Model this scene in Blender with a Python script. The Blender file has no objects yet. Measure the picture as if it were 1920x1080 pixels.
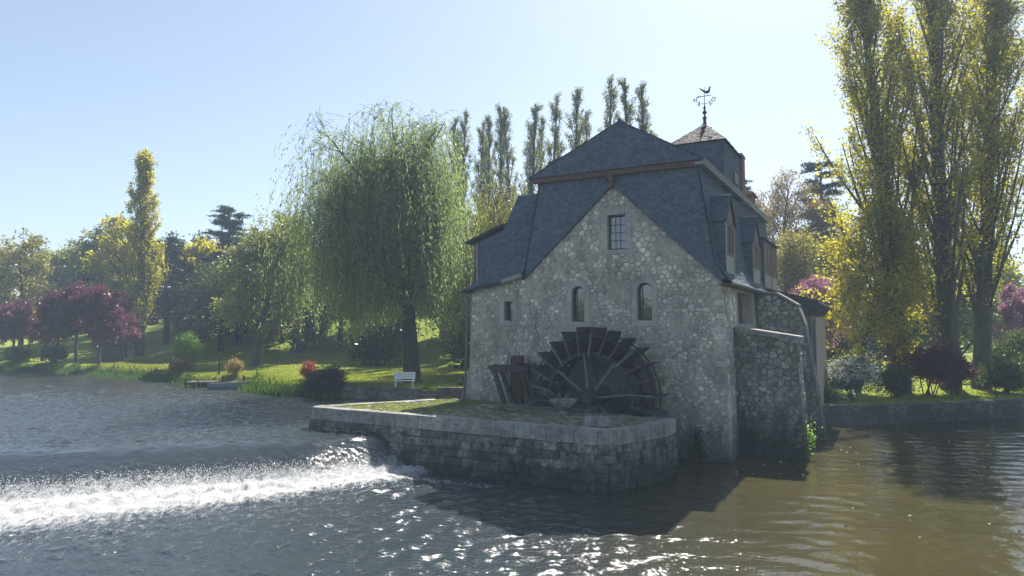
import bpy, bmesh, math, random
import numpy as np
from mathutils import Vector
from mathutils.geometry import tessellate_polygon

S = bpy.context.scene
COL = S.collection
random.seed(7)
R = math.radians

# ------------------------------------------------------------------ camera, sky, sun, exposure
cam = bpy.data.cameras.new('camera')
cam_o = bpy.data.objects.new('camera', cam)
COL.objects.link(cam_o)
cam.sensor_width = 36
cam.lens = 36 * 1290 / 1920
cam.clip_start = 0.1
cam.clip_end = 6000
cam_o.location = (0, 0, 6)
cam_o.rotation_euler = (math.pi / 2 + math.atan(75 / 1290), 0, 0)
S.camera = cam_o

SUN_AZ, SUN_EL = 22.0, 50.0
HAZE = 0.0011
world = bpy.data.worlds.new('World')
S.world = world
world.use_nodes = True
wn = world.node_tree
sky = wn.nodes.new('ShaderNodeTexSky')
sky.sky_type = 'NISHITA'
sky.sun_disc = False
sky.sun_elevation = R(SUN_EL)
sky.sun_rotation = R(SUN_AZ)
sky.air_density = 1.0
sky.dust_density = 0.9
sky.ozone_density = 2.6
hsv = wn.nodes.new('ShaderNodeHueSaturation')
hsv.inputs['Saturation'].default_value = 0.8
wn.links.new(sky.outputs[0], hsv.inputs['Color'])
wn.links.new(hsv.outputs[0], wn.nodes['Background'].inputs[0])
wn.nodes['Background'].inputs[1].default_value = 0.07

sun = bpy.data.lights.new('sun', 'SUN')
sun.energy = 5.0
sun.angle = R(0.5)
sun.color = (1.0, 0.95, 0.86)
sun_o = bpy.data.objects.new('sun', sun)
COL.objects.link(sun_o)
sd = Vector((math.sin(R(SUN_AZ)) * math.cos(R(SUN_EL)), math.cos(R(SUN_AZ)) * math.cos(R(SUN_EL)), math.sin(R(SUN_EL))))
sun_o.rotation_euler = sd.to_track_quat('Z', 'Y').to_euler()

S.view_settings.view_transform = 'Standard'
S.view_settings.look = 'None'
S.view_settings.exposure = 1.25
S.view_settings.gamma = 1.0
S.view_settings.use_curve_mapping = False
S.render.engine = 'CYCLES'
S.cycles.max_bounces = 8
S.cycles.transparent_max_bounces = 8
S.cycles.sample_clamp_indirect = 6.0
S.cycles.use_denoising = True

# ------------------------------------------------------------------ frame of the mill: a along the front, t into the depth
TH = math.atan(700 / 1290.)
MO = np.array([9.75, 31.0, 0.0])
MU = np.array([math.cos(TH), -math.sin(TH), 0.0])
MV = np.array([math.sin(TH), math.cos(TH), 0.0])


def W(a, t, z=0.0):
    return MO + a * MU + t * MV + np.array([0, 0, z])


# ------------------------------------------------------------------ object helpers
def tag(o, label=None, cat=None, group=None, kind=None):
    if label: o['label'] = label
    if cat: o['category'] = cat
    if group: o['group'] = group
    if kind: o['kind'] = kind
    return o


def empty(name, loc=(0, 0, 0), rz=0.0, label=None, cat=None, group=None):
    o = bpy.data.objects.new(name, None)
    COL.objects.link(o)
    o.location = Vector([float(v) for v in loc])
    o.rotation_euler = (0, 0, rz)
    o.empty_display_size = 0.3
    return tag(o, label, cat, group)


def link(name, me, mat=None, parent=None):
    if mat is not None and not me.materials:
        me.materials.append(mat)
    o = bpy.data.objects.new(name, me)
    COL.objects.link(o)
    if parent is not None:
        o.parent = parent
    return o


def copy_tree(o, parent=None):
    c = o.copy()
    COL.objects.link(c)
    c.parent = parent
    for ch in list(o.children):
        copy_tree(ch, c)
    return c


class MB:
    """collects faces, then links them as one mesh object"""
    def __init__(self):
        self.v = []; self.f = []; self.tone = []

    def poly(self, pts, tone=0.5):
        n = len(self.v)
        self.v += [tuple(float(c) for c in p) for p in pts]
        self.f.append(tuple(range(n, n + len(pts)))); self.tone.append(tone)
        return self

    def add(self, verts, faces, tone=0.5):
        n = len(self.v)
        self.v += [tuple(float(c) for c in p) for p in verts]
        self.f += [tuple(i + n for i in f) for f in faces]
        self.tone += [tone] * len(faces)
        return self

    def box(self, x0, x1, y0, y1, z0, z1, tone=0.5):
        v = [(x0, y0, z0), (x1, y0, z0), (x1, y1, z0), (x0, y1, z0), (x0, y0, z1), (x1, y0, z1), (x1, y1, z1), (x0, y1, z1)]
        return self.add(v, [(3, 2, 1, 0), (4, 5, 6, 7), (0, 1, 5, 4), (1, 2, 6, 5), (2, 3, 7, 6), (3, 0, 4, 7)], tone)

    def prism(self, A, B, tone=0.5):
        """closed solid between two rings of equal length"""
        n = len(A)
        return self.add(list(A) + list(B), [tuple(range(n - 1, -1, -1)), tuple(range(n, 2 * n))] +
                        [(i, (i + 1) % n, n + (i + 1) % n, n + i) for i in range(n)], tone)

    def extr(self, prof, t0, t1, tone=0.5):
        """profile in (a, z) extruded along t; t0 may be a list"""
        a = t0 if isinstance(t0, (list, tuple)) else [t0] * len(prof)
        b = t1 if isinstance(t1, (list, tuple)) else [t1] * len(prof)
        return self.prism([(p[0], a[i], p[1]) for i, p in enumerate(prof)], [(p[0], b[i], p[1]) for i, p in enumerate(prof)], tone)

    def beam(self, p0, p1, w, h, up=(0, 0, 1), tone=0.5):
        p0 = np.array(p0, float); p1 = np.array(p1, float)
        d = p1 - p0; d /= np.linalg.norm(d)
        s = np.cross(d, np.array(up, float))
        if np.linalg.norm(s) < 1e-4: s = np.cross(d, np.array([1., 0, 0]))
        s /= np.linalg.norm(s); u = np.cross(s, d)
        q = [(-1, -1), (1, -1), (1, 1), (-1, 1)]
        return self.prism([p0 + s * w / 2 * i + u * h / 2 * j for i, j in q], [p1 + s * w / 2 * i + u * h / 2 * j for i, j in q], tone)

    def tube(self, pts, rad, n=8, tone=0.5, cap=True):
        pts = [np.array(p, float) for p in pts]
        rad = rad if isinstance(rad, (list, tuple)) else [rad] * len(pts)
        base = len(self.v); k = len(pts)
        ref = None
        for i, p in enumerate(pts):
            d = pts[min(i + 1, k - 1)] - pts[max(i - 1, 0)]
            d = d / (np.linalg.norm(d) + 1e-9)
            if ref is None:
                ref = np.cross(d, (0.31, 0.17, 0.93) if abs(d[2]) < .9 else (1, 0, 0))
            s = ref - d * (ref @ d); s /= np.linalg.norm(s); ref = s
            u = np.cross(d, s)
            for j in range(n):
                an = 2 * math.pi * j / n
                self.v.append(tuple(p + rad[i] * (math.cos(an) * s + math.sin(an) * u)))
        for i in range(k - 1):
            for j in range(n):
                self.f.append((base + i * n + j, base + i * n + (j + 1) % n, base + (i + 1) * n + (j + 1) % n, base + (i + 1) * n + j)); self.tone.append(tone)
        if cap:
            self.f.append(tuple(base + j for j in range(n - 1, -1, -1))); self.tone.append(tone)
            self.f.append(tuple(base + (k - 1) * n + j for j in range(n))); self.tone.append(tone)
        return self

    def lathe(self, prof, c=(0, 0), n=16, tone=0.5):
        base = len(self.v); k = len(prof)
        for r, z in prof:
            for j in range(n):
                an = 2 * math.pi * j / n
                self.v.append((c[0] + r * math.cos(an), c[1] + r * math.sin(an), z))
        for i in range(k - 1):
            for j in range(n):
                self.f.append((base + i * n + j, base + i * n + (j + 1) % n, base + (i + 1) * n + (j + 1) % n, base + (i + 1) * n + j)); self.tone.append(tone)
        return self

    def mesh(self, name, smooth=False):
        me = bpy.data.meshes.new(name)
        me.from_pydata(self.v, [], self.f)
        at = me.attributes.new('tone', 'FLOAT', 'FACE')
        at.data.foreach_set('value', np.array(self.tone, dtype=np.float32))
        if smooth:
            me.polygons.foreach_set('use_smooth', [True] * len(me.polygons))
        me.update()
        return me

    def build(self, name, mat, parent=None, smooth=False, bevel=0.0):
        me = self.mesh(name, smooth)
        if bevel > 0:
            bm = bmesh.new(); bm.from_mesh(me)
            bmesh.ops.remove_doubles(bm, verts=bm.verts, dist=1e-5)
            bmesh.ops.bevel(bm, geom=bm.edges[:], offset=bevel, segments=1, affect='EDGES', clamp_overlap=True)
            bm.to_mesh(me); bm.free()
        return link(name, me, mat, parent)


# ------------------------------------------------------------------ materials
class NT:
    def __init__(self, name):
        self.m = bpy.data.materials.new(name)
        self.m.use_nodes = True
        self.t = self.m.node_tree
        self.out = self.t.nodes['Material Output']
        self.b = self.t.nodes['Principled BSDF']

    def n(self, typ, **kw):
        x = self.t.nodes.new('ShaderNode' + typ)
        for k, v in kw.items():
            if k[0] == '_':
                i = k[1:]
                x.inputs[int(i) if i.isdigit() else i.replace('_', ' ')].default_value = v
            else:
                setattr(x, k, v)
        return x

    def l(self, a, b):
        self.t.links.new(a, b)

    def coord(self, obj=False):
        if obj:
            return self.n('TexCoord').outputs['Object']
        return self.n('NewGeometry').outputs['Position']

    def noise(self, scale, detail=3, rough=.55, co=None, stretch=None):
        x = self.n('TexNoise', _Scale=scale, _Detail=detail, _Roughness=rough)
        co = co or self.coord()
        if stretch:
            mp = self.n('Mapping'); mp.inputs['Scale'].default_value = stretch
            self.l(co, mp.inputs[0]); co = mp.outputs[0]
        self.l(co, x.inputs['Vector'])
        return x.outputs[0]

    def ramp(self, fac, stops):
        r = self.n('ValToRGB')
        e = r.color_ramp.elements
        while len(e) < len(stops): e.new(0.5)
        for i, (p, c) in enumerate(stops):
            e[i].position = p
            e[i].color = (*c, 1) if len(c) == 3 else c
        self.l(fac, r.inputs[0])
        return r.outputs[0]

    def maprange(self, v, a, b, c=0.0, d=1.0):
        x = self.n('MapRange'); x.inputs[1].default_value = a; x.inputs[2].default_value = b
        x.inputs[3].default_value = c; x.inputs[4].default_value = d
        self.l(v, x.inputs[0]); return x.outputs[0]

    def mix(self, fac, a, b, typ='MIX'):
        x = self.n('Mix', data_type='RGBA', blend_type=typ)
        for s, i in ((fac, 0), (a, 6), (b, 7)):
            if isinstance(s, (int, float)): x.inputs[i].default_value = s
            elif isinstance(s, tuple): x.inputs[i].default_value = (*s, 1)
            else: self.l(s, x.inputs[i])
        return x.outputs[2]

    def math(self, op, a, b=0.0):
        x = self.n('Math', operation=op)
        for s, i in ((a, 0), (b, 1)):
            if isinstance(s, (int, float)): x.inputs[i].default_value = s
            else: self.l(s, x.inputs[i])
        return x.outputs[0]

    def attr(self, name):
        return self.n('Attribute', attribute_name=name).outputs['Fac']

    def bump(self, h, dist=0.02, strength=1.0, normal=None):
        x = self.n('Bump'); x.inputs['Distance'].default_value = dist; x.inputs['Strength'].default_value = strength
        self.l(h, x.inputs['Height'])
        if normal is not None: self.l(normal, x.inputs['Normal'])
        return x.outputs[0]

    def set(self, color=None, rough=None, normal=None, **kw):
        def put(s, v):
            if isinstance(v, (int, float)): s.default_value = v
            elif isinstance(v, tuple): s.default_value = (*v, 1) if len(v) == 3 else v
            else: self.l(v, s)
        if color is not None: put(self.b.inputs['Base Color'], color)
        if rough is not None: put(self.b.inputs['Roughness'], rough)
        if normal is not None: self.l(normal, self.b.inputs['Normal'])
        for k, v in kw.items(): put(self.b.inputs[k.replace('_', ' ')], v)
        return self.m


def simple(name, c1, c2, scale=6.0, rough=.7, bump=0.01, stretch=None, tone=True, **kw):
    k = NT(name)
    nz = k.noise(scale, 5, .6, stretch=stretch)
    col = k.ramp(nz, [(.3, c1), (.72, c2)])
    if tone:
        col = k.mix(1.0, col, k.ramp(k.attr('tone'), [(0, (.62, .62, .62)), (1, (1.38, 1.38, 1.38))]), 'MULTIPLY')
    return k.set(col, rough, k.bump(nz, bump, .7), **kw)


def masonry(name, dark, mid, pale, wet=0.0, lichen=0.0, moss=0.0, wettop=1.3, wetsoft=1.6, ST=.6, blotch=0.0):
    """stones: tone picks the stone's own colour; damp algae near the water, lichen spots"""
    k = NT(name)
    n1 = k.noise(5.0, 6, .65); n2 = k.noise(26, 4, .6)
    col = k.ramp(k.attr('tone'), [(0, dark), (.5, mid), (1, pale)])
    col = k.mix(.5, col, k.ramp(n1, [(.3, (.6, .6, .59)), (.7, (1.35, 1.35, 1.33))]), 'MULTIPLY')
    col = k.mix(.5, col, k.ramp(n2, [(.3, (.62, .62, .62)), (.7, (1.32, 1.32, 1.32))]), 'MULTIPLY')
    if lichen:
        sp = k.noise(7.0, 8, .75)
        col = k.mix(k.math('MULTIPLY', k.maprange(sp, .53, .62), lichen), col, (.055, .055, .05))
        sp2 = k.noise(11.0, 8, .8)
        col = k.mix(k.math('MULTIPLY', k.maprange(sp2, .58, .66), lichen * .8), col, (.5, .5, .46))
    if blotch:
        bn = k.noise(2.6, 10, .78)
        col = k.mix(k.math('MULTIPLY', k.maprange(bn, .47, .56), blotch), col, (.035, .036, .034))
    if moss:
        mn = k.noise(1.1, 6, .7)
        col = k.mix(k.math('MULTIPLY', k.maprange(mn, .5, .62), moss), col, (.05, .065, .028))
    st = k.noise(1.0, 7, .7, stretch=(1, 1, .55))
    col = k.mix(ST, col, k.ramp(st, [(.36, (.55, .55, .55)), (.5, (1, 1, 1)), (.64, (1.35, 1.34, 1.3))]), 'MULTIPLY')
    if wet:
        z = k.n('SeparateXYZ'); k.l(k.coord(), z.inputs[0])
        big = k.noise(.9, 6, .68, stretch=(1, 1, .45))
        zz = k.math('ADD', z.outputs[2], k.math('MULTIPLY', k.math('SUBTRACT', big, .5), -5.0))
        f = k.math('MULTIPLY', k.maprange(zz, wettop + wetsoft, wettop - .5), wet)
        col = k.mix(f, col, k.ramp(n2, [(.3, (.022, .028, .022)), (.75, (.06, .066, .05))]))
    return k.set(col, .88, k.bump(n2, .018, .8, k.bump(n1, .03, .6)), Specular_IOR_Level=.25)


def leafmat(name, dark, mid, light, trans=(1.5, 1.45, .6), amount=.5, gloss=.04):
    k = NT(name)
    t = k.attr('tone')
    col = k.ramp(t, [(0.05, dark), (.5, mid), (.95, light)])
    d = k.n('BsdfDiffuse'); tr = k.n('BsdfTranslucent'); gl = k.n('BsdfGlossy', _Roughness=.35)
    k.l(col, d.inputs[0])
    k.l(k.mix(1.0, col, trans, 'MULTIPLY'), tr.inputs[0])
    m1 = k.n('MixShader'); m1.inputs[0].default_value = amount
    k.l(d.outputs[0], m1.inputs[1]); k.l(tr.outputs[0], m1.inputs[2])
    m2 = k.n('MixShader'); m2.inputs[0].default_value = gloss
    k.l(m1.outputs[0], m2.inputs[1]); k.l(gl.outputs[0], m2.inputs[2])
    k.l(m2.outputs[0], k.out.inputs[0])
    k.t.nodes.remove(k.b)
    return k.m


MT = {}
MT['mortar'] = masonry('mortar', (.305, .286, .25), (.365, .343, .3), (.425, .402, .355), wet=.85, moss=.12, wettop=.6)
MT['rubble'] = masonry('rubble_stone', (.315, .294, .255), (.475, .445, .39), (.73, .69, .62), wet=.85, wettop=.6, lichen=.1)
MT['pier'] = masonry('pier_stone', (.23, .218, .195), (.37, .35, .315), (.58, .555, .5), wet=.9, lichen=.5, moss=.3, wettop=.9, blotch=.45)
MT['quay'] = masonry('quay_stone', (.13, .125, .113), (.23, .222, .2), (.42, .405, .37), wet=.95, lichen=.85, moss=.2, wettop=.55, wetsoft=1.0, ST=.9, blotch=.75)
MT['quaycore'] = masonry('quay_joint', (.05, .05, .045), (.07, .07, .06), (.09, .09, .08), wet=.9, moss=.3)
MT['piermortar'] = masonry('pier_mortar', (.13, .126, .113), (.165, .16, .145), (.2, .193, .175), wet=.9, moss=.3, wettop=.9)
MT['coping'] = masonry('coping_stone', (.22, .217, .205), (.31, .305, .285), (.42, .41, .385), lichen=.6, blotch=.3)
MT['dressed'] = masonry('dressed_stone', (.32, .308, .285), (.39, .375, .345), (.45, .43, .4), lichen=.06)
MT['garden'] = masonry('garden_stone', (.11, .105, .095), (.17, .16, .145), (.25, .235, .21), lichen=.3, wet=.6, wettop=1.0, wetsoft=.3)
MT['cobble'] = masonry('cobble_stone', (.11, .11, .07), (.2, .2, .14), (.36, .35, .3), moss=.55, lichen=.15)
MT['shade_plaster'] = masonry('shaded_plaster', (.1, .098, .09), (.14, .136, .125), (.18, .175, .16), wet=.6, wettop=1.0, blotch=.3)  # dark colour carries the shade inside the wheel
MT['turfbed'] = simple('mossy_bed', (.05, .06, .025), (.13, .14, .05), 3.0, .95, .03)


def slatemat(name, dark, mid, light, spec=.2):
    k = NT(name)
    n1 = k.noise(9.0, 4); n2 = k.noise(.7, 5, .65)
    col = k.ramp(k.attr('tone'), [(0, dark), (.5, mid), (1, light)])
    col = k.mix(.35, col, k.ramp(n2, [(.3, (.7, .72, .72)), (.7, (1.25, 1.22, 1.2))]), 'MULTIPLY')
    lich = k.noise(5.0, 9, .8)
    col = k.mix(k.math('MULTIPLY', k.maprange(lich, .62, .7), .22), col, (.17, .17, .13))
    return k.set(col, k.maprange(n1, .2, .8, .55, .75), k.bump(n1, .006, .6), Specular_IOR_Level=spec)


MT['slate'] = slatemat('slate', (.055, .078, .112), (.085, .114, .155), (.125, .15, .195))
MT['shingle'] = slatemat('old_shingle', (.03, .032, .038), (.045, .046, .05), (.07, .07, .074), .04)
MT['slateunder'] = simple('slate_under', (.02, .024, .03), (.035, .04, .05), 4.0, .8)
MT['lead'] = simple('lead_flashing', (.16, .16, .16), (.26, .26, .26), 3.0, .5)
MT['zinc'] = simple('zinc', (.2, .22, .22), (.32, .34, .34), 4.0, .42, Metallic=.5)
MT['timber'] = simple('red_brown_timber', (.075, .042, .032), (.14, .08, .06), 14, .75, .01, stretch=(1, 1, .25))
MT['winwood'] = simple('window_wood', (.04, .02, .014), (.085, .042, .03), 14, .6, .008)
MT['dormerwood'] = simple('dormer_wood', (.14, .09, .06), (.24, .16, .11), 12, .7, .008)
MT['oldwood'] = simple('weathered_wood', (.035, .03, .026), (.11, .1, .088), 16, .9, .02, stretch=(1, 1, .2))
MT['greywood'] = simple('grey_wood', (.09, .088, .08), (.16, .156, .145), 16, .9, .015)
MT['rust'] = simple('rusty_iron', (.07, .036, .026), (.15, .068, .045), 8, .85, .01)
MT['iron'] = simple('dark_iron', (.022, .024, .026), (.05, .05, .05), 9, .55, .008, Metallic=.3)
MT['pipe'] = simple('pipe_paint', (.07, .1, .12), (.11, .15, .17), 5, .5)
MT['brick'] = simple('brick_face', (.2, .09, .06), (.34, .16, .11), 12, .9, .012)
MT['cream'] = simple('cream_render', (.4, .32, .22), (.5, .41, .29), 2.5, .9, .01)
MT['white'] = simple('white_paint', (.72, .72, .7), (.82, .82, .8), 7, .5)
MT['boat'] = simple('boat_paint', (.16, .21, .23), (.25, .31, .33), 5, .5)
MT['boatwood'] = simple('boat_wood', (.25, .2, .14), (.36, .3, .22), 9, .7)
MT['bark'] = simple('bark', (.035, .028, .022), (.095, .08, .065), 7, .95, .05, stretch=(1, 1, .3))
MT['barkgrey'] = simple('bark_grey', (.085, .075, .062), (.19, .175, .15), 6, .95, .05, stretch=(1, 1, .35))
MT['soil'] = simple('soil', (.03, .024, .018), (.06, .05, .04), 9, .95, .02)

k = NT('window_glass')
k.set((.02, .026, .035), .04, IOR=1.5)
gg = k.n('BsdfGlossy', _Roughness=.03); gg.inputs[0].default_value = (.8, .85, .9, 1)
k.l(k.bump(k.noise(2.2, 2), .012, .35), gg.inputs['Normal'])
gm = k.n('MixShader'); gm.inputs[0].default_value = .14
k.l(k.b.outputs[0], gm.inputs[1]); k.l(gg.outputs[0], gm.inputs[2]); k.l(gm.outputs[0], k.out.inputs[0])
MT['glass'] = k.m
k = NT('dim_window_glass')
MT['dimglass'] = k.set((.07, .045, .028), .35, Specular_IOR_Level=.15)
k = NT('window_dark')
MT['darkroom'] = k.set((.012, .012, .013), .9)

k = NT('lawn')
g1 = k.noise(.16, 6, .65); g2 = k.noise(2.4, 5, .7); g3 = k.noise(14, 3)
col = k.ramp(g1, [(.3, (.15, .215, .03)), (.5, (.22, .28, .042)), (.72, (.3, .3, .075))])
col = k.mix(.8, col, k.ramp(g2, [(.3, (.6, .68, .6)), (.7, (1.3, 1.2, 1.05))]), 'MULTIPLY')
col = k.mix(.5, col, k.ramp(g3, [(.3, (.6, .65, .6)), (.7, (1.3, 1.25, 1.2))]), 'MULTIPLY')
MT['lawn'] = k.set(col, .95, k.bump(g3, .1, .8, k.bump(g2, .2, .5)), Specular_IOR_Level=.1)


def leaf(nm, *a, **kw):
    MT[nm] = leafmat(nm + '_leaf', *a, **kw)


leaf('willow', (.165, .205, .105), (.235, .28, .14), (.32, .36, .19), trans=(1.3, 1.4, .85), amount=.66)
leaf('willowy', (.15, .165, .035), (.21, .215, .045), (.28, .27, .065), amount=.55)
leaf('poplar', (.18, .18, .03), (.26, .25, .04), (.36, .34, .06), trans=(1.9, 1.8, .5), amount=.7)
leaf('poplaryellow', (.22, .22, .03), (.33, .31, .04), (.43, .39, .08), trans=(1.5, 1.4, .5), amount=.62)
leaf('poplargrey', (.13, .15, .09), (.18, .2, .12), (.23, .25, .15), amount=.4)
leaf('oak', (.13, .155, .06), (.19, .215, .08), (.28, .29, .13), amount=.6)
leaf('plum', (.055, .017, .03), (.1, .03, .052), (.18, .07, .1), trans=(1.45, .9, 1.1), amount=.45)
leaf('plumpink', (.11, .035, .055), (.2, .075, .105), (.3, .14, .175), trans=(1.2, .95, 1.0), amount=.4)
leaf('cherry', (.26, .1, .17), (.4, .2, .29), (.55, .33, .42), trans=(1.1, .95, 1.0), amount=.35)
leaf('cedar', (.014, .026, .024), (.026, .042, .038), (.045, .064, .056), trans=(1, 1.1, .8), amount=.2)
leaf('ochre', (.16, .155, .055), (.23, .215, .08), (.31, .285, .13), amount=.55)
leaf('brown', (.2, .145, .075), (.28, .205, .11), (.36, .28, .17), amount=.4)
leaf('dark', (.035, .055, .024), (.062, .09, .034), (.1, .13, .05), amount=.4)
leaf('bush', (.016, .028, .012), (.03, .048, .018), (.055, .078, .026), amount=.25, gloss=.1)
leaf('bright', (.1, .2, .03), (.16, .3, .045), (.24, .38, .07), amount=.5)
leaf('reed', (.03, .075, .015), (.055, .12, .022), (.1, .17, .04), amount=.5)
leaf('grassblade', (.12, .17, .025), (.2, .24, .04), (.3, .29, .09), amount=.5)
leaf('whitebloom', (.5, .52, .46), (.66, .67, .6), (.78, .78, .72), trans=(1, 1, .9), amount=.25)
leaf('redbush', (.2, .045, .03), (.32, .085, .055), (.42, .16, .1), amount=.4)
leaf('drybush', (.15, .1, .055), (.23, .16, .085), (.3, .23, .13), amount=.35)
leaf('moss', (.02, .03, .01), (.04, .055, .015), (.07, .085, .025), amount=.2)

# ------------------------------------------------------------------ ground height and river
BX = np.array([-400., -140, -110, -85, -60, -48.6, -36.6, -32.3, -26.5, -21.4, -19.6, -17.2, -11.8, -6, -3, 2, 6, 17.5, 21.4, 26.6, 35.3, 60, 140, 400])
BY = np.array([190., 120, 104, 91, 80.4, 75.5, 66.6, 63.2, 57.9, 56.4, 52.6, 50.3, 47.45, 46.15, 45.5, 45, 44, 43.2, 43.2, 44.3, 47.2, 56, 90, 200])


def sstep(x, a, b):
    t = np.clip((x - a) / (b - a), 0, 1)
    return t * t * (3 - 2 * t)


def ground_z(x, y):
    x = np.asarray(x, float); y = np.asarray(y, float)
    d = y - np.interp(x, BX, BY)
    right = sstep(x, 5, 17)
    walled = np.maximum(right, sstep(x, -12.2, -11.6))
    soft = -1.2 + 3.2 * sstep(d, -1.6, 1.5)
    hard = np.where(d < .25, -1.2, 2.0)
    z = soft * (1 - walled) + hard * walled
    z = np.where(z > 0, z * (1 - .375 * right), z)
    land = sstep(d, 1, 6)
    z = z + land * (.12 * np.sin(x * .31 + 1.3) * np.cos(y * .27) + .06 * np.sin(x * .9) * np.sin(y * .8 + .4))
    hill = sstep(y + .25 * (x + 30), 79, 114) * sstep(x, -95, -52) * (1 - sstep(x, 4, 22))
    z = z + hill * 6.0 + sstep(y, 110, 260) * 6
    z = np.where(y < -30, 1.5 * sstep(-y, 30, 40) - 1.2 * (1 - sstep(-y, 30, 40)), z)
    return z


def gz(x, y):
    return float(ground_z(x, y))


def grid_mesh(name, xs, ys, zfun):
    X, Y = np.meshgrid(xs, ys)
    Z = zfun(X, Y)
    nx, ny = len(xs), len(ys)
    co = np.stack([X, Y, Z], -1).reshape(-1, 3)
    i = np.arange(nx - 1)[None, :] + np.arange(ny - 1)[:, None] * nx
    q = np.stack([i, i + 1, i + nx + 1, i + nx], -1).reshape(-1, 4)
    return raw_mesh(name, co, q, True), X, Y


def raw_mesh(name, co, faces, smooth=False, tone=None):
    k_ = faces.shape[1]; m = len(faces)
    me = bpy.data.meshes.new(name)
    me.vertices.add(len(co)); me.vertices.foreach_set('co', np.ascontiguousarray(co, dtype=np.float32).ravel())
    me.loops.add(m * k_); me.loops.foreach_set('vertex_index', np.ascontiguousarray(faces, dtype=np.int32).ravel())
    me.polygons.add(m); me.polygons.foreach_set('loop_start', np.arange(0, m * k_, k_, dtype=np.int32))
    if smooth: me.polygons.foreach_set('use_smooth', np.ones(m, dtype=bool))
    if tone is not None:
        at = me.attributes.new('tone', 'FLOAT', 'FACE'); at.data.foreach_set('value', tone.astype(np.float32))
    me.update(calc_edges=True)
    return me


def spread(lo, hi, dense_lo, dense_hi, step, grow=1.12):
    c = list(np.arange(dense_lo, dense_hi + 1e-6, step))
    s = step; v = c[-1]
    while v < hi: s *= grow; v += s; c.append(min(v, hi))
    s = step; v = dense_lo; left = []
    while v > lo: s *= grow; v -= s; left.append(max(v, lo))
    return np.array(left[::-1] + c)


me, _, _ = grid_mesh('ground', spread(-900, 900, -66, 46, .45), spread(-120, 1500, 41, 112, .45), ground_z)
tag(link('ground', me, MT['lawn']), kind='structure')

# ------------------------------------------------------------------ the river with its weir
CX = np.array([-200., -60, -40, -25, -20, -14, -8.2, -6.4, -4.6, -3, -1.5, 0, 3, 6])
CY = np.array([-20., 17, 22, 25.6, 26.9, 28.3, 29.6, 30.9, 31.9, 33.0, 36.5, 39.2, 48, 58])
WX = np.array([-200., -60, -25, -17.2, -10, -7, -5, 6])
WW = np.array([7., 7., 5.4, 4.5, 2.9, 2.3, 2.3, 2.3])
rng = np.random.default_rng(3)


def weir_d(x, y):
    return (np.interp(x, CX, CY) - y) / np.interp(x, WX, WW)


def waves(x, y, n, lam, amp, seed, main=None, spreadang=3.14):
    r = np.random.default_rng(seed)
    z = np.zeros_like(x)
    for i in range(n):
        L = lam[0] * (lam[1] / lam[0]) ** r.random()
        an = (main if main is not None else 0) + (r.random() - .5) * 2 * spreadang
        kx, ky = math.cos(an) * 2 * math.pi / L, math.sin(an) * 2 * math.pi / L
        ph = r.random() * 6.28
        z += (L / lam[1]) ** .8 * np.sin(kx * x + ky * y + ph + 1.3 * np.sin(.23 * kx * y - .19 * ky * x + ph * 2))
    return z * amp / math.sqrt(n) * 1.4


def river_z(x, y):
    d = weir_d(x, y)
    drop = sstep(d, 0.0, .95)
    up = 1 - sstep(d, -.15, .35)
    z = 1.2 * (1 - drop)
    z += .05 * np.exp(-((d + .12) / .22) ** 2)
    z += up * waves(x, y, 50, (.35, 1.3), .05, 11)
    low = sstep(d, .4, .9)
    left = 1 - sstep(x, -3, 6)
    far_r = sstep(x, .5, 8)
    turb = sstep(d, .5, .85) * left * np.exp(-np.clip(d - 1.0, 0, 9) / 1.2)
    z += turb * (waves(x, y, 50, (.2, .9), .06, 12))
    z += .14 * low * np.exp(-((d - 1.12) / .22) ** 2) * left
    z += low * (1 - far_r * .8) * waves(x, y, 50, (.32, 1.2), .036, 13)
    z += low * far_r * waves(x, y, 22, (.4, 1.5), .014, 14, main=1.25, spreadang=.5)
    return z


me, X, Y = grid_mesh('river', spread(-420, 420, -32, 21, .13, 1.05), spread(-118, 230, 13.5, 44, .1, 1.035), river_z)
D = weir_d(X, Y)
side = 1 - sstep(X, -5.0, -1.5)
foam = sstep(D, .4, .66) * (1 - sstep(D, .85, 1.0)) * (.46 + .3 * sstep(D, .6, .95)) + sstep(D, .8, .95) * np.exp(-np.clip(D - 1.3, 0, 9) / .6) * 1.05
at = me.attributes.new('foam', 'FLOAT', 'POINT')
foam = np.clip(foam, 0, 1) * side
ld = (Y - (28.75 - .42 * (X + 4.6))) / 1.08      # churned water drifting along the foot of the quay
foam = np.maximum(foam, .5 * np.exp(-((ld + .55) / .42) ** 2) * sstep(X, -6, -4.5) * (1 - sstep(X, -3.5, 2.5)))
foam = np.maximum(foam, .22 * sstep(D, 1.1, 1.6) * (1 - sstep(D, 2.2, 4.2)) * (1 - sstep(X, -4, 0)))
at.data.foreach_set('value', foam.ravel().astype(np.float32))
slick = sstep(D, -.5, -.1) * (1 - sstep(D, .25, .5))
at = me.attributes.new('calm', 'FLOAT', 'POINT')
at.data.foreach_set('value', np.maximum(slick * side * .75, sstep(X, 1.5, 8) * .85).ravel().astype(np.float32))

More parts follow.
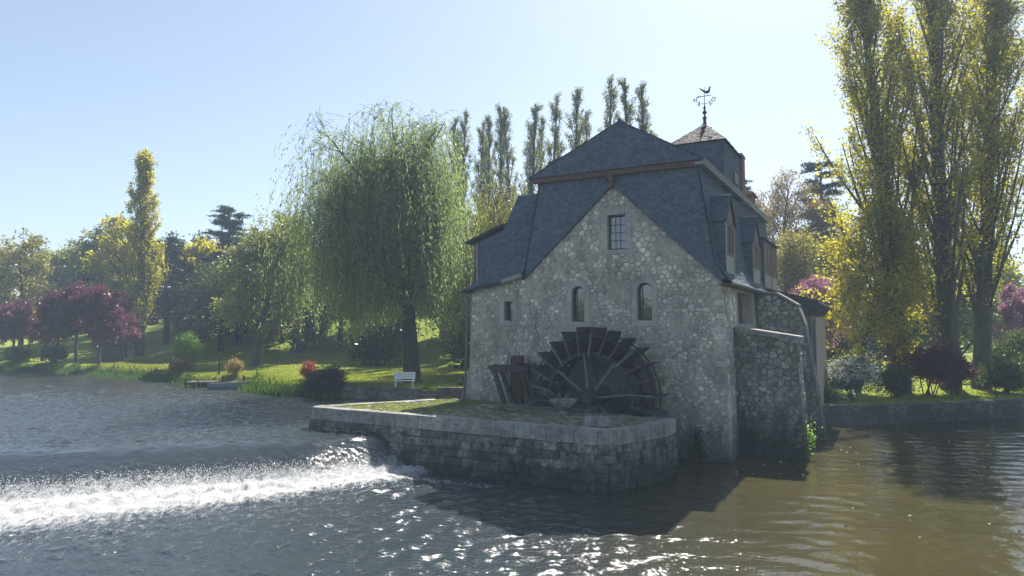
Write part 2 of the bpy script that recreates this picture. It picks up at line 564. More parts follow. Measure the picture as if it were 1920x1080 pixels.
sky_amt = (1 - sstep(X, -2, 9)) * (1 - .35 * sstep(Y, 36, 60))  # where blue sky reflection is painted into the water, fading to the right
at = me.attributes.new('sky_tint', 'FLOAT', 'POINT')
at.data.foreach_set('value', sky_amt.ravel().astype(np.float32))
k = NT('river_water')
w1 = k.noise(1.3, 3, .6, stretch=(1, 1.3, 1)); w2 = k.noise(4.2, 3, .6, stretch=(1, 1.4, 1)); w3 = k.noise(15, 2, .5)
rough_amt = k.maprange(k.attr('calm'), 0, 1, 1, .1)
h = k.math('ADD', k.math('MULTIPLY', w1, .34), k.math('ADD', k.math('MULTIPLY', w2, .17), k.math('ADD', k.math('MULTIPLY', w3, .04), k.math('MULTIPLY', k.noise(38, 2, .5), .007))))
h = k.math('MULTIPLY', h, rough_amt)
nb = k.bump(h, .3, 1.0)
fn = k.noise(3.6, 8, .75, stretch=(1.5, .6, 1)); fn2 = k.noise(15, 6, .75, stretch=(1.4, .55, 1))
fsum = k.math('ADD', k.math('MULTIPLY', fn, .6), k.math('MULTIPLY', fn2, .4))
fmask = k.maprange(k.math('ADD', k.attr('foam'), k.math('MULTIPLY', k.math('SUBTRACT', fsum, .5), 3.0)), .3, .75)
fmask = k.math('MULTIPLY', fmask, k.maprange(k.attr('foam'), .02, .12))
murk = k.ramp(k.noise(.12, 3), [(.3, (.036, .032, .012)), (.7, (.056, .047, .018))])
murk = k.mix(k.math('MULTIPLY', k.attr('sky_tint'), .8), murk, (.024, .036, .05))  # sky-reflection blue mixed into the murk colour
k.set(murk, .07, nb, IOR=1.48)
fm = k.n('BsdfPrincipled'); fm.inputs['Base Color'].default_value = (.43, .435, .44, 1); fm.inputs['Roughness'].default_value = .5
k.l(k.bump(fsum, .14, 1.0), fm.inputs['Normal'])
mx = k.n('MixShader'); k.l(fmask, mx.inputs[0]); k.l(k.b.outputs[0], mx.inputs[1]); k.l(fm.outputs[0], mx.inputs[2])
k.l(mx.outputs[0], k.out.inputs[0])
tag(link('river', me, k.m), kind='structure')

# spray thrown up by the broken water on the weir
n_sp = 56000
sx = -26 + 21 * rng.random(n_sp)
dd = .47 + .78 * rng.beta(1.7, 1.25, n_sp)
sy = np.interp(sx, CX, CY) - dd * np.interp(sx, WX, WW)
sz = river_z(sx, sy) + .01 + rng.exponential(.055, n_sp) * (.5 + 1.0 * np.exp(-((dd - .62) / .25) ** 2))
rr = .0035 + .009 * rng.random(n_sp) ** 2
tet = np.array([(1, 1, 1), (1, -1, -1), (-1, 1, -1), (-1, -1, 1)], float)
co = np.stack([sx, sy, sz], -1)[:, None, :] + tet[None] * rr[:, None, None] * (.6 + .9 * rng.random((n_sp, 1, 3)))
fa = np.array([(0, 1, 2), (0, 3, 1), (0, 2, 3), (1, 3, 2)])
fa = (fa[None] + 4 * np.arange(n_sp)[:, None, None]).reshape(-1, 3)
k = NT('spray')
k.set((.7, .71, .72), .3)
tag(link('spray', raw_mesh('spray', co.reshape(-1, 3), fa), k.m), kind='stuff')


# ------------------------------------------------------------------ stones and slates
def chaikin(p):
    q = np.roll(p, -1, 0)
    return np.stack([.83 * p + .17 * q, .17 * p + .83 * q], 1).reshape(-1, 2)


def inside(poly, pts):
    x, y = pts[:, 0], pts[:, 1]
    r = np.zeros(len(pts), bool)
    n = len(poly)
    for i in range(n):
        x0, y0 = poly[i]; x1, y1 = poly[(i + 1) % n]
        if y0 == y1: continue
        c = (y0 > y) != (y1 > y)
        r ^= c & (x < (x1 - x0) * (y - y0) / (y1 - y0) + x0)
    return r


def rubble(poly, holes, size, seed, gap=.015, proud=.035, aspect=1.45, paler=None):
    """irregular stones over a polygon given in wall coordinates: list of (ring2d, height, tone, area)"""
    r = random.Random(seed)
    poly = np.array(poly, float)
    x0, y0 = poly.min(0); x1, y1 = poly.max(0)
    pts = []
    y = y0
    while y < y1 + .3:
        h = size(y) * r.uniform(.8, 1.2)
        x = x0 - r.random() * h
        while x < x1 + .3:
            w = h * aspect * r.choice([.5, .75, .95, 1.15, 1.5])
            pts.append((x + w / 2 + r.uniform(-.18, .18) * w, y + h / 2 + r.uniform(-.3, .3) * h))
            x += w
        y += h
    P = np.array(pts)
    n = len(P)
    out = []
    Q = P * np.array([1, 1.25])
    for i in range(n):
        dq = ((Q - Q[i]) ** 2).sum(1)
        nb_ = np.argpartition(dq, min(16, n - 1))[:17]
        c = P[i]
        cell = [(-1., -.7), (1., -.7), (1., .7), (-1., .7)]
        cell = [(c[0] + a, c[1] + b) for a, b in cell]
        for j in nb_:
            if j == i: continue
            m = (P[j] + c) / 2; d = P[j] - c
            new = []
            L = len(cell)
            sv = [(p[0] - m[0]) * d[0] + (p[1] - m[1]) * d[1] for p in cell]
            for q in range(L):
                a, b = sv[q], sv[(q + 1) % L]
                if a <= 0: new.append(cell[q])
                if (a < 0) != (b < 0) and a != b:
                    t = a / (a - b)
                    pa, pb = cell[q], cell[(q + 1) % L]
                    new.append((pa[0] + (pb[0] - pa[0]) * t, pa[1] + (pb[1] - pa[1]) * t))
            cell = new
            if len(cell) < 3: break
        if len(cell) < 3: continue
        cp = np.array(cell)
        cen = cp.mean(0)
        ext = np.abs(cp - cen).max()
        g = gap * r.choice([.7, 1, 1, 1.5, 2.2])
        cp = cen + (cp - cen) * max(.35, 1 - g / max(ext * .62, .05))
        cp = chaikin(cp)
        ok = True
        for shrink in range(5):
            bad = ~inside(poly, cp)
            for hp in holes: bad |= inside(hp, cp)
            if not bad.any(): break
            cp = cen + (cp - cen) * .78
        else:
            ok = False
        if not ok: continue
        xx, yy = cp[:, 0], cp[:, 1]
        ar = .5 * abs((xx * np.roll(yy, -1) - yy * np.roll(xx, -1)).sum())
        if ar < .0022: continue
        tn = min(1, max(0, r.gauss(.45, .2)))
        pb = paler(cen) if paler else .12
        if r.random() < pb: tn = r.uniform(.72, 1.0)
        pm = math.sin(1.3 * cen[0] + 2) * math.sin(1.7 * cen[1] + 1) + .5 * math.sin(3.1 * cen[0] + 2.3 * cen[1]) + r.uniform(-.3, .3)
        pj = 1.0
        if pm > .45:                       # pointing smeared over the stones
            pj = .4; tn = min(tn, .5) * .6
        out.append((cp, proud * pj * r.uniform(.5, 1.3), tn, ar, r.random()))
    return out


def stone_geo(st, fr):
    """mesh data of one stone on the wall frame (origin, ex, ey, outward)"""
    o, ex, ey, en = fr
    cp, h, tn, ar, rd = st
    cen = cp.mean(0)
    k_ = len(cp)
    sl = ((rd - .5) * .06, ((rd * 7.3) % 1 - .5) * .06)
    top = cen + (cp - cen) * .84
    V = [o + ex * p[0] + ey * p[1] - en * .02 for p in cp]
    V += [o + ex * p[0] + ey * p[1] + en * h * .6 for p in (cen + (cp - cen) * .97)]
    V += [o + ex * p[0] + ey * p[1] + en * (h + sl[0] * (p[0] - cen[0]) + sl[1] * (p[1] - cen[1])) for p in top]
    F = [tuple(range(2 * k_, 3 * k_))]
    for a in (0, k_):
        F += [(a + i, a + (i + 1) % k_, a + k_ + (i + 1) % k_, a + k_ + i) for i in range(k_)]
    return V, F


def lay(stones, fr, mat, parent, n_parts, name='stone', rest='rubble_stone'):
    stones = sorted(stones, key=lambda s: -s[3])
    # orientation of rings must be counter-clockwise seen from outside
    flip = np.dot(np.cross(fr[1], fr[2]), fr[3]) < 0
    rm = MB()
    for i, s in enumerate(stones):
        V, F = stone_geo(s, fr)
        if flip: F = [f[::-1] for f in F]
        if i < n_parts:
            MB().add(V, F, s[2]).build(name, mat, parent)
        else:
            rm.add(V, F, s[2])
    if rm.f:
        tag(rm.build(rest, mat, parent), kind='stuff')


def wall_face(mb, fr, poly, holes, tone=.5):
    """flat face with openings"""
    o, ex, ey, en = fr
    loops = [poly] + holes
    flat = [p for lp in loops for p in lp]
    tris = tessellate_polygon([[Vector((p[0], p[1], 0)) for p in lp] for lp in loops])
    V = [o + ex * p[0] + ey * p[1] for p in flat]
    F = []
    for t in tris:
        nrm = np.cross(V[t[1]] - V[t[0]], V[t[2]] - V[t[0]])
        F.append(tuple(t) if nrm @ en > 0 else tuple(t)[::-1])
    mb.add(V, F, tone)


def reveal(mb, fr, hole, depth, tone=.5, back=True):
    o, ex, ey, en = fr
    n = len(hole)
    A = [o + ex * p[0] + ey * p[1] for p in hole]
    B = [p - en * depth for p in A]
    mb.add(A + B, [(i, (i + 1) % n, n + (i + 1) % n, n + i) for i in range(n)] + ([tuple(range(n, 2 * n))] if back else []), tone)


def arch(a0, a1, z0, zt, n=10):
    r_ = (a1 - a0) / 2; c = (a0 + a1) / 2; zs = zt - r_
    return [(a0, z0), (a1, z0)] + [(c + r_ * math.cos(math.pi * i / n), zs + r_ * math.sin(math.pi * i / n)) for i in range(n + 1)]


def rect(a0, a1, z0, z1):
    return [(a0, z0), (a1, z0), (a1, z1), (a0, z1)]


def row_bounds(poly, y):
    xs = []
    n = len(poly)
    for i in range(n):
        (xa, ya), (xb, yb) = poly[i], poly[(i + 1) % n]
        if (ya <= y < yb) or (yb <= y < ya):
            xs.append(xa + (xb - xa) * (y - ya) / (yb - ya))
    return (min(xs), max(xs)) if len(xs) >= 2 else None


def slates(mb, fr, poly, row=.115, wid=.2, seed=1, lift=.016, rough=1.0):
    """overlapping rows of slates, lower edge proud"""
    o, ex, ey, en = fr
    r = random.Random(seed)
    ys = [p[1] for p in poly]
    y0, y1 = min(ys), max(ys)
    nr = max(1, int(round((y1 - y0) / row)))
    rh = (y1 - y0) / nr
    for i in range(nr):
        ya, yb = y0 + i * rh, y0 + (i + 1) * rh
        ba = row_bounds(poly, ya + rh * .03); bb = row_bounds(poly, yb - rh * .03)
        if not ba or not bb: continue
        xl, xr = min(ba[0], bb[0]), max(ba[1], bb[1])
        x = xl - (wid * .5 if i % 2 else 0) - r.random() * .05
        while x < xr:
            xn = x + wid * r.uniform(.85, 1.15)
            a0, a1 = max(x, ba[0]), min(xn, ba[1])
            b0, b1 = max(x, bb[0]), min(xn, bb[1])
            x = xn
            if a1 - a0 < .01 and b1 - b0 < .01: continue
            a1 = max(a1, a0); b1 = max(b1, b0)
            g = .004
            l = lift * r.uniform(.6, 1.5 * rough)
            dy = r.uniform(-.012, .012) * rough
            tw = r.uniform(-.006, .006) * rough
            p = lambda X_, Y_, H_: o + ex * X_ + ey * Y_ + en * H_
            V = [p(a0 + g, ya + dy, l + tw), p(a1 - g, ya + dy, l - tw), p(b1 - g, yb + .004, .004), p(b0 + g, yb + .004, .004),
                 p(a0 + g, ya + dy, .0), p(a1 - g, ya + dy, .0)]
            F = [(0, 1, 2, 3), (4, 5, 1, 0), (4, 0, 3), (5, 2, 1)]
            if np.cross(ex, ey) @ en < 0: F = [f[::-1] for f in F]
            mb.add(V, F, min(1, max(0, r.gauss(.5, .22))))


def frame3(p0, p1, p2):
    """frame with origin p0, ex towards p1, ey in the plane towards p2"""
    p0, p1, p2 = (np.array(p, float) for p in (p0, p1, p2))
    ex = (p1 - p0) / np.linalg.norm(p1 - p0)
    ey = (p2 - p0) - ex * ((p2 - p0) @ ex); ey /= np.linalg.norm(ey)
    return p0, ex, ey, np.cross(ex, ey)


def to2(fr, p):
    q = np.array(p, float) - fr[0]
    return (float(q @ fr[1]), float(q @ fr[2]))


# ------------------------------------------------------------------ the mill
mill = empty('water_mill', W(0, 0, 0), -TH, 'old rubble-stone watermill under tall blue-grey mansard slate roofs beside the weir', 'watermill')
E0 = np.array([0., 0, 0]); EX = np.array([1., 0, 0]); EY = np.array([0., 1, 0]); EZ = np.array([0., 0, 1])
front = (E0, EX, EZ, -EY)
FP = [(-14.1, -.6), (-.06, -.6), (-.22, 4), (-.3, 8.25), (-.46, 8.35), (-5.41, 13.12), (-10.32, 8.72), (-11.55, 8.4), (-13.6, 8.0), (-13.72, 4), (-13.85, 2.6)]
win_h = rect(-5.73, -4.81, 9.83, 11.55)
arch1 = arch(-7.67, -6.98, 6.32, 8.09); arch2 = arch(-4.25, -3.52, 6.36, 8.17)
sq_h = rect(-11.54, -11.06, 6.39, 7.39)
sur = [rect(-6.06, -4.5, 9.6, 11.97), arch(-7.95, -6.7, 6.08, 8.4), arch(-4.53, -3.24, 6.1, 8.47), rect(-11.82, -10.78, 6.14, 7.66)]
rfr = (np.array([-.06, 0, -.6]), EY, np.array([-.24, 0, 8.85]) / np.linalg.norm([-.24, 0, 8.85]), None)
rn = np.cross(rfr[1], rfr[2]); rfr = (rfr[0], rfr[1], rfr[2], rn if rn[0] > 0 else -rn)
door_h = rect(3.7, 7.9, 6.82, 8.42)
wall_mb = MB()
wall_face(wall_mb, front, FP, [win_h, arch1, arch2, sq_h])
for hh, dp in ((win_h, .42), (arch1, .45), (arch2, .45), (sq_h, .45)):
    reveal(wall_mb, front, hh, dp, .6, back=False)
RP = [(0, 0), (20, 0), (20, 8.86), (0, 8.86)]
wall_face(wall_mb, rfr, RP, [door_h])
reveal(wall_mb, rfr, door_h, .7, .75, back=False)
wall_mb.add([(-13.85, 0, -.6), (-13.55, 0, 8.0), (-13.55, 10, 8.0), (-13.85, 10, -.6)], [(0, 1, 2, 3)])
wall_mb.add([(-13.85, 20, -.6), (-.06, 20, -.6), (-.3, 20, 8.25), (-5.4, 20, 13), (-13.5, 20, 8)], [(0, 1, 2, 3, 4)])
wall_mb.add([(-14.35, -.35, 1.0), (-13.86, -.02, 3.6), (-13.86, .6, 3.6), (-14.35, .6, 1.0), (-13.4, -.02, 1.0), (-13.6, -.01, 3.2)], [(0, 1, 2, 3), (0, 4, 5, 1)])
wall = wall_mb.build('wall', MT['mortar'], mill)


def sz_front(z):
    return .235 if z > 9 else (.2 if z > 6.5 else .165)


def pale_front(c):
    return .34 if c[1] > 9 else (.2 if c[1] > 6.6 else .1)


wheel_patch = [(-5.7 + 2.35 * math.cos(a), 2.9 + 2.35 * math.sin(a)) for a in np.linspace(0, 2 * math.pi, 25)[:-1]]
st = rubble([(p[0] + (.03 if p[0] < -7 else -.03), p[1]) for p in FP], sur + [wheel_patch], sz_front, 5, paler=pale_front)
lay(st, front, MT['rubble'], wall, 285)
st = rubble([(0.03, 0), (2.35, 0), (2.35, 8.7), (.03, 8.7)], [], lambda y: .27, 8, paler=lambda c: .25)
lay(st, rfr, MT['rubble'], wall, 0)
st = rubble([(4.1, 5.0), (9.0, 5.0), (9.0, 8.75), (2.4, 8.75), (2.4, 6.6)], [rect(3.3, 8.4, 6.6, 8.7)], lambda y: .3, 9, paler=lambda c: .2)
lay(st, rfr, MT['rubble'], wall, 0)
MB().prism([(p[0], -.03, p[1]) for p in wheel_patch], [(p[0], .02, p[1]) for p in wheel_patch]).build('wheel_shade_plaster', MT['shade_plaster'], wall)  # smooth disc, painted dark for the shade behind the wheel
# quoins on the right-hand corner
for i in range(26):
    z0 = .2 + i * .31
    w_ = .46 if i % 2 else .3
    aa = -.07 - .024 * (z0 + .6)
    m = MB().box(aa - w_, aa + .025, -.028, w_ * .8, z0, z0 + .275, random.uniform(.25, .75))
    m.build('quoin_stone', MT['rubble'], wall, bevel=.012)


def surround(parent, hole, out, proud=.03, n_split=3):
    """dressed stones round an opening: every stone its own part"""
    n = len(hole)
    def st_(q, nm='surround_stone'):
        MB().prism([(p[0], -proud * random.uniform(.85, 1.15), p[1]) for p in q], [(p[0], .06, p[1]) for p in q], random.uniform(.3, .7)).build(nm, MT['dressed'], parent, bevel=.008)
    g = .006
    (a0, z0), (a1, _) = hole[0], hole[1]
    (o0, y0), (o1, _) = out[0], out[1]
    st_([(o0, y0), (o1, y0), (o1, z0 - g), (o0, z0 - g)], 'sill_stone')
    ztop = hole[2][1]
    ks = 5 if n_split > 3 else 3
    for s in range(ks):
        za = z0 + (ztop - z0) * s / ks + g; zb = z0 + (ztop - z0) * (s + 1) / ks - g
        st_([(o0, za), (a0, za), (a0, zb), (o0, zb)])
        st_([(a1, za), (o1, za), (o1, zb), (a1, zb)])
    if n == 4:
        zt = out[2][1]
        xs = [o0, a0 + .05, a0 + .32, a1 - .3, a1 - .02, o1] if n_split > 3 else [o0, o1]
        for p, q in zip(xs[:-1], xs[1:]):
            st_([(p + g, ztop + g), (q - g, ztop + g), (q - g, zt), (p + g, zt)], 'lintel_stone')
    else:
        H_ = hole[2:]; O_ = out[2:]
        for i in range(0, len(H_) - 1, 2):
            j = min(i + 2, len(H_) - 1)
            mid = (i + j) // 2
            st_([H_[j], H_[mid], H_[i], O_[i], O_[mid], O_[j]][::-1], 'arch_stone')


def window(hole, out, cols, rows, depth=.2, nsp=3):
    a0, z0 = hole[0]; a1 = hole[1][0]
    zt = max(p[1] for p in hole)
    n = len(hole)
    fw = .085
    fr_ = MB()
    cen = np.mean(np.array(hole), 0)
    inner = [(p[0] + (fw if p[0] < cen[0] else -fw), p[1] + (fw if p[1] < cen[1] else -fw)) for p in hole]
    if n > 4:
        inner = arch(a0 + fw, a1 - fw, z0 + fw, zt - fw)
    for i in range(n):
        j = (i + 1) % n
        q = [hole[i], hole[j], inner[j], inner[i]]
        fr_.prism([(p[0], depth, p[1]) for p in q], [(p[0], depth + .07, p[1]) for p in q])
    wo = fr_.build('window', MT['winwood'], mill)
    bars = []
    ia0, ia1, iz0, iz1 = a0 + fw, a1 - fw, z0 + fw, zt - fw
    if cols > 1:
        for c in range(1, cols):
            x = ia0 + (ia1 - ia0) * c / cols
            MB().box(x - .017, x + .017, depth + .01, depth + .05, iz0, iz1).build('glazing_bar', MT['winwood'], wo)
        for r_ in range(1, rows):
            z = iz0 + (iz1 - iz0) * r_ / rows
            MB().box(ia0, ia1, depth + .013, depth + .047, z - .017, z + .017).build('glazing_bar', MT['winwood'], wo)
        for c in range(cols):
            for r_ in range(rows):
                x0_ = ia0 + (ia1 - ia0) * c / cols; x1_ = ia0 + (ia1 - ia0) * (c + 1) / cols
                y0_ = iz0 + (iz1 - iz0) * r_ / rows; y1_ = iz0 + (iz1 - iz0) * (r_ + 1) / rows
                t1, t2 = random.uniform(-.004, .004), random.uniform(-.004, .004)
                MB().prism([(x0_, depth + .03 + t1, y0_), (x1_, depth + .03 - t1, y0_), (x1_, depth + .03 + t2, y1_), (x0_, depth + .03 - t2, y1_)],
                           [(x0_, depth + .036 + t1, y0_), (x1_, depth + .036 - t1, y0_), (x1_, depth + .036 + t2, y1_), (x0_, depth + .036 - t2, y1_)]).build('pane', MT['glass'], wo)
    else:
        MB().prism([(p[0], depth + .03, p[1]) for p in inner], [(p[0], depth + .036, p[1]) for p in inner]).build('pane', MT['glass'], wo)
        if n > 4:
            MB().box(a0 + fw + .08, a0 + fw + .12, depth + .005, depth + .05, iz0, iz1 - .12).build('glazing_bar', MT['winwood'], wo)
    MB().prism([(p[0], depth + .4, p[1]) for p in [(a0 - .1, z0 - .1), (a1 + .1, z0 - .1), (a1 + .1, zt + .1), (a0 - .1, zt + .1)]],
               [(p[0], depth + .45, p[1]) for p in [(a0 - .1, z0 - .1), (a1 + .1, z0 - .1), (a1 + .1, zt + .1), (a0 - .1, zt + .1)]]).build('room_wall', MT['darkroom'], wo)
    surround(wo, hole, out, n_split=nsp)
    return wo


wo = window(win_h, sur[0], 3, 4, .24, 4); wo['label'] = 'twelve-pane window high in the gable'
wo = window(arch1, sur[1], 1, 1, .26); wo['label'] = 'arched window nearer the small square one'
wo = window(arch2, sur[2], 1, 1, .26); wo['label'] = 'arched window above the wheel'
wo = window(sq_h, sur[3], 1, 1, .3); wo['label'] = 'small square window'

# loading door on the right-hand side
dm = MB()
o_, ex_, ey_, en_ = rfr
def rp(t, s, d=0.0): return o_ + ex_ * t + ey_ * s + en_ * d
dd_ = MB().prism([rp(3.7, 6.82, -.3), rp(6.4, 6.82, -.3), rp(6.4, 8.42, -.3), rp(3.7, 8.42, -.3)], [rp(3.7, 6.82, -.36), rp(6.4, 6.82, -.36), rp(6.4, 8.42, -.36), rp(3.7, 8.42, -.36)]).build('loading_door', MT['winwood'], mill)
for i in range(6):
    t0_ = 3.7 + i * .45
    MB().prism([rp(t0_ + .02, 6.84, -.26), rp(t0_ + .43, 6.84, -.26), rp(t0_ + .43, 8.4, -.26), rp(t0_ + .02, 8.4, -.26)],
               [rp(t0_ + .02, 6.84, -.3), rp(t0_ + .43, 6.84, -.3), rp(t0_ + .43, 8.4, -.3), rp(t0_ + .02, 8.4, -.3)], random.random()).build('plank', MT['winwood'], dd_)
MB().prism([rp(6.4, 6.82, -.6), rp(7.9, 6.82, -.6), rp(7.9, 8.42, -.6), rp(6.4, 8.42, -.6)], [rp(6.4, 6.82, -.66), rp(7.9, 6.82, -.66), rp(7.9, 8.42, -.66), rp(6.4, 8.42, -.66)], .9).build('door_back_wall', MT['mortar'], mill)
MB().prism([rp(3.2, 8.43, .03), rp(8.4, 8.43, .03), rp(8.4, 8.68, .03), rp(3.2, 8.68, .03)], [rp(3.2, 8.43, -.2), rp(8.4, 8.43, -.2), rp(8.4, 8.68, -.2), rp(3.2, 8.68, -.2)], .7).build('door_lintel', MT['dressed'], mill)

# --- buttress beside the front
def buttress(name, poly, t0, t1, seed, mat, size, label):
    b = MB()
    b.extr([(p[0], p[1]) for p in poly], t0, t1)
    o = b.build(name, MT['piermortar'], mill)
    o['label'] = label
    st_ = rubble([(p[0] - .02, p[1] - .02) for p in poly], [], size, seed, proud=.05, paler=lambda c: .2)
    lay(st_, (np.array([0, t0, 0.]), EX, EZ, -EY), mat, o, 0)
    # right-hand battered face
    i0 = 1
    p0 = np.array([poly[1][0], t0, poly[1][1]]); p2 = np.array([poly[2][0], t0, poly[2][1]])
    ey = (p2 - p0) / np.linalg.norm(p2 - p0)
    H_ = np.linalg.norm(p2 - p0)
    fr_ = (p0, EY, ey, np.cross(EY, ey) if np.cross(EY, ey)[0] > 0 else -np.cross(EY, ey))
    st_ = rubble([(.03, 0), (t1 - t0 - .02, 0), (t1 - t0 - .02, H_), (.03, H_)], [], size, seed + 1, proud=.05, paler=lambda c: .3)
    lay(st_, fr_, mat, o, 0)
    return o


b1 = buttress('buttress', [(-.2, -.6), (2.9, -.6), (2.52, 5.4), (-.2, 5.95)], 2.4, 4.1, 31, MT['pier'], lambda y: .26, 'square battered buttress at the water corner')
for i, (x0_, x1_) in enumerate([(-.2, .5), (.51, 1.15), (1.16, 1.8), (1.81, 2.3), (2.31, 2.72)]):
    zA, zB = 5.98 - (x0_ + .2) * .16, 5.98 - (x1_ + .2) * .16
    th = .16 if i < 3 else .27
    MB().prism([(x0_, 2.31, zA - th), (x1_, 2.31, zB - th), (x1_, 2.31, zB + .1), (x0_, 2.31, zA + .1)], [(x0_, 4.15, zA - th), (x1_, 4.15, zB - th), (x1_, 4.15, zB + .1), (x0_, 4.15, zA + .1)], random.uniform(.3, .8)).build('cap_stone', MT['coping'], b1, bevel=.02)
b2 = buttress('buttress', [(-.2, -.6), (3.25, -.6), (2.62, 4.0), (2.34, 6.2), (2.0, 7.15), (.85, 7.85), (-.2, 7.95)], 9.0, 10.6, 41, MT['pier'], lambda y: .26, 'taller buttress behind the square one')
for (x0_, z0_), (x1_, z1_) in (((.2, 7.93), (.84, 7.9)), ((.86, 7.9), (1.4, 7.58)), ((1.42, 7.56), (1.98, 7.2))):
    MB().prism([(x0_, 8.93, z0_), (x1_, 8.93, z1_), (x1_, 8.93, z1_ + .12), (x0_, 8.93, z0_ + .12)], [(x0_, 10.65, z0_), (x1_, 10.65, z1_), (x1_, 10.65, z1_ + .12), (x0_, 10.65, z0_ + .12)]).build('cap_stone', MT['coping'], b2)

# --- lean-to annex
an = MB().extr([(-.2, 1.0), (2.62, 1.0), (2.64, 6.6), (-.2, 8.0)], 12.0, 19).build('annex_wall', MT['cream'], mill)
ar = MB().extr([(-.2, 7.4), (2.5, 6.75), (2.95, 7.3), (2.82, 7.6), (-.2, 8.4)], 11.4, 19.4).build('annex_roof', MT['slateunder'], mill)
sm = MB()
fr_ = frame3((2.84, 11.4, 7.61), (2.84, 19.4, 7.61), (-.2, 11.4, 8.41))
if fr_[3][2] < 0: fr_ = (fr_[0], fr_[1], fr_[2], -fr_[3])
slates(sm, fr_, [(0, 0), (8, 0), (8, 3.2), (0, 3.2)], seed=51)
tag(sm.build('roof_slates', MT['slate'], ar), kind='stuff')
MB().tube([(2.95, 11.5, 7.4), (2.95, 19, 7.35)], .07).build('gutter', MT['pipe'], mill)
MB().tube([(2.93, 11.5, 7.35), (2.3, 11.7, 7.0), (2.32, 11.8, 6.4), (2.45, 11.8, 1.4)], .055).build('downpipe', MT['pipe'], mill)
MB().tube([(2.55, 11.85, 6.5), (2.58, 11.85, 1.4)], .05).build('downpipe', MT['pipe'], mill)

# --- lower mansard of the main roof
roof = MB()
roof.extr([(-10.33, 8.5), (-9.36, 13.56), (-1.24, 13.56), (-.5, 9.1), (-.1, 8.35), (.2, 8.02), (-.3, 8.02), (-.46, 8.2)][::-1], 1.0, 20)
LT = [(-10.33, 8.52), (-5.46, 12.98), (-5.46, 13.55), (-9.36, 13.55)]
RT = [(-.3, 8.12), (-.02, 8.18), (-.16, 8.36), (-.5, 9.1), (-.86, 11.2), (-1.22, 13.55), (-5.38, 13.55), (-5.38, 12.98)]
roof.extr(LT, -.13, 1.01)
roof.extr(RT, -.13, 1.01)
ro = roof.build('mansard_roof', MT['slateunder'], mill)
sm = MB()
ffr = (np.array([0, -.135, 0.]), EX, EZ, -EY)
slates(sm, ffr, LT, seed=61, lift=.011, rough=.6)
slates(sm, ffr, RT, seed=62, lift=.011, rough=.6)
for (pa, pb) in (((-.5, 9.1), (-1.24, 13.56)), ((-.1, 8.35), (-.5, 9.1)), ((.2, 8.02), (-.1, 8.35))):
    p0 = np.array([pa[0], -.13, pa[1]]); p1 = np.array([pb[0], -.13, pb[1]])
    ey = (p1 - p0) / np.linalg.norm(p1 - p0); n_ = np.cross(EY, ey)
    L_ = np.linalg.norm(p1 - p0)
    slates(sm, (p0 + n_ * .01, EY, ey, n_), [(0, 0), (20, 0), (20, L_), (0, L_)], row=.15, wid=.26, seed=63, lift=.022, rough=1.2)
tag(sm.build('roof_slates', MT['slate'], ro), kind='stuff')
MB().tube([(.24, -.1, 8.02), (.24, 20, 8.02)], .075).build('gutter', MT['zinc'], mill)
MB().box(-.36, .16, -.1, 20, 7.93, 8.0).build('eave_board', MT['timber'], mill)
MB().tube([(-.55, -.15, 9.05), (-1.25, -.15, 13.5)], .035, 6).build('hip_flashing', MT['slateunder'], mill)
MB().tube([(-10.36, -.15, 8.5), (-9.38, -.15, 13.5)], .04, 6).build('hip_flashing', MT['slateunder'], mill)

# --- upper roof with its slate-hung gable
UG = [(-9.62, 13.72), (-1.2, 13.72), (-4.9, 15.95)]
up = MB()
up.extr([(-9.62, 13.72), (-1.2, 13.72), (-.92, 13.66), (-.88, 13.74), (-4.9, 16.07), (-9.85, 13.78), (-9.85, 13.66)], [-.42] * 7, 20.0)
uo = up.build('upper_roof', MT['slateunder'], mill)
sm = MB()
slates(sm, (np.array([0, -.425, 0.]), EX, EZ, -EY), [(-9.8, 13.74), (-.95, 13.74), (-4.9, 16.02)], seed=71, lift=.011, rough=.6)
for (pa, pb, e) in (((-.86, 13.74), (-4.9, 16.08), EY), ((-9.86, 13.78), (-4.9, 16.08), -EY)):
    p0 = np.array([pa[0], -.46, pa[1]]); p1 = np.array([pb[0], -.46, pb[1]])
    ey = (p1 - p0) / np.linalg.norm(p1 - p0); L_ = np.linalg.norm(p1 - p0)
    n_ = np.cross(EY, ey); n_ = n_ if n_[2] > 0 else -n_
    slates(sm, (p0, EY, ey, n_), [(0, 0), (20.5, 0), (20.5, L_), (0, L_)], row=.16, wid=.3, seed=72)
tag(sm.build('roof_slates', MT['slate'], uo), kind='stuff')
MB().extr([(-9.66, 13.46), (-1.3, 13.46), (-1.3, 13.71), (-9.66, 13.71)], -.36, -.14).build('gable_beam', MT['timber'], mill)
MB().box(-1.32, -.9, -.4, 20, 13.5, 13.655).build('eave_soffit', MT['lead'], mill)
MB().beam((-.9, -.42, 13.72), (-.9, 20, 13.72), .05, .2).build('fascia_board', MT['lead'], mill)
MB().tube([(-4.9, -.5, 16.09), (-4.9, 20, 16.09)], .1, 6).build('ridge_capping', MT['slateunder'], mill)
bk = MB().box(-5.5, -5.34, -.34, -.1, 12.85, 13.46).build('gable_bracket', MT['timber'], mill)
MB().prism([(-5.56, -.42, 13.2), (-5.28, -.42, 13.2), (-5.28, -.42, 13.4), (-5.56, -.42, 13.4)], [(-5.5, -.15, 12.95), (-5.34, -.15, 12.95), (-5.28, -.15, 13.4), (-5.56, -.15, 13.4)]).build('corbel', MT['timber'], bk)
MB().lathe([(.001, 13.42), (.09, 13.38), (.11, 13.3), (.06, 13.2), (.001, 13.18)], (-5.6, -.4), 8).build('knob', MT['timber'], bk)

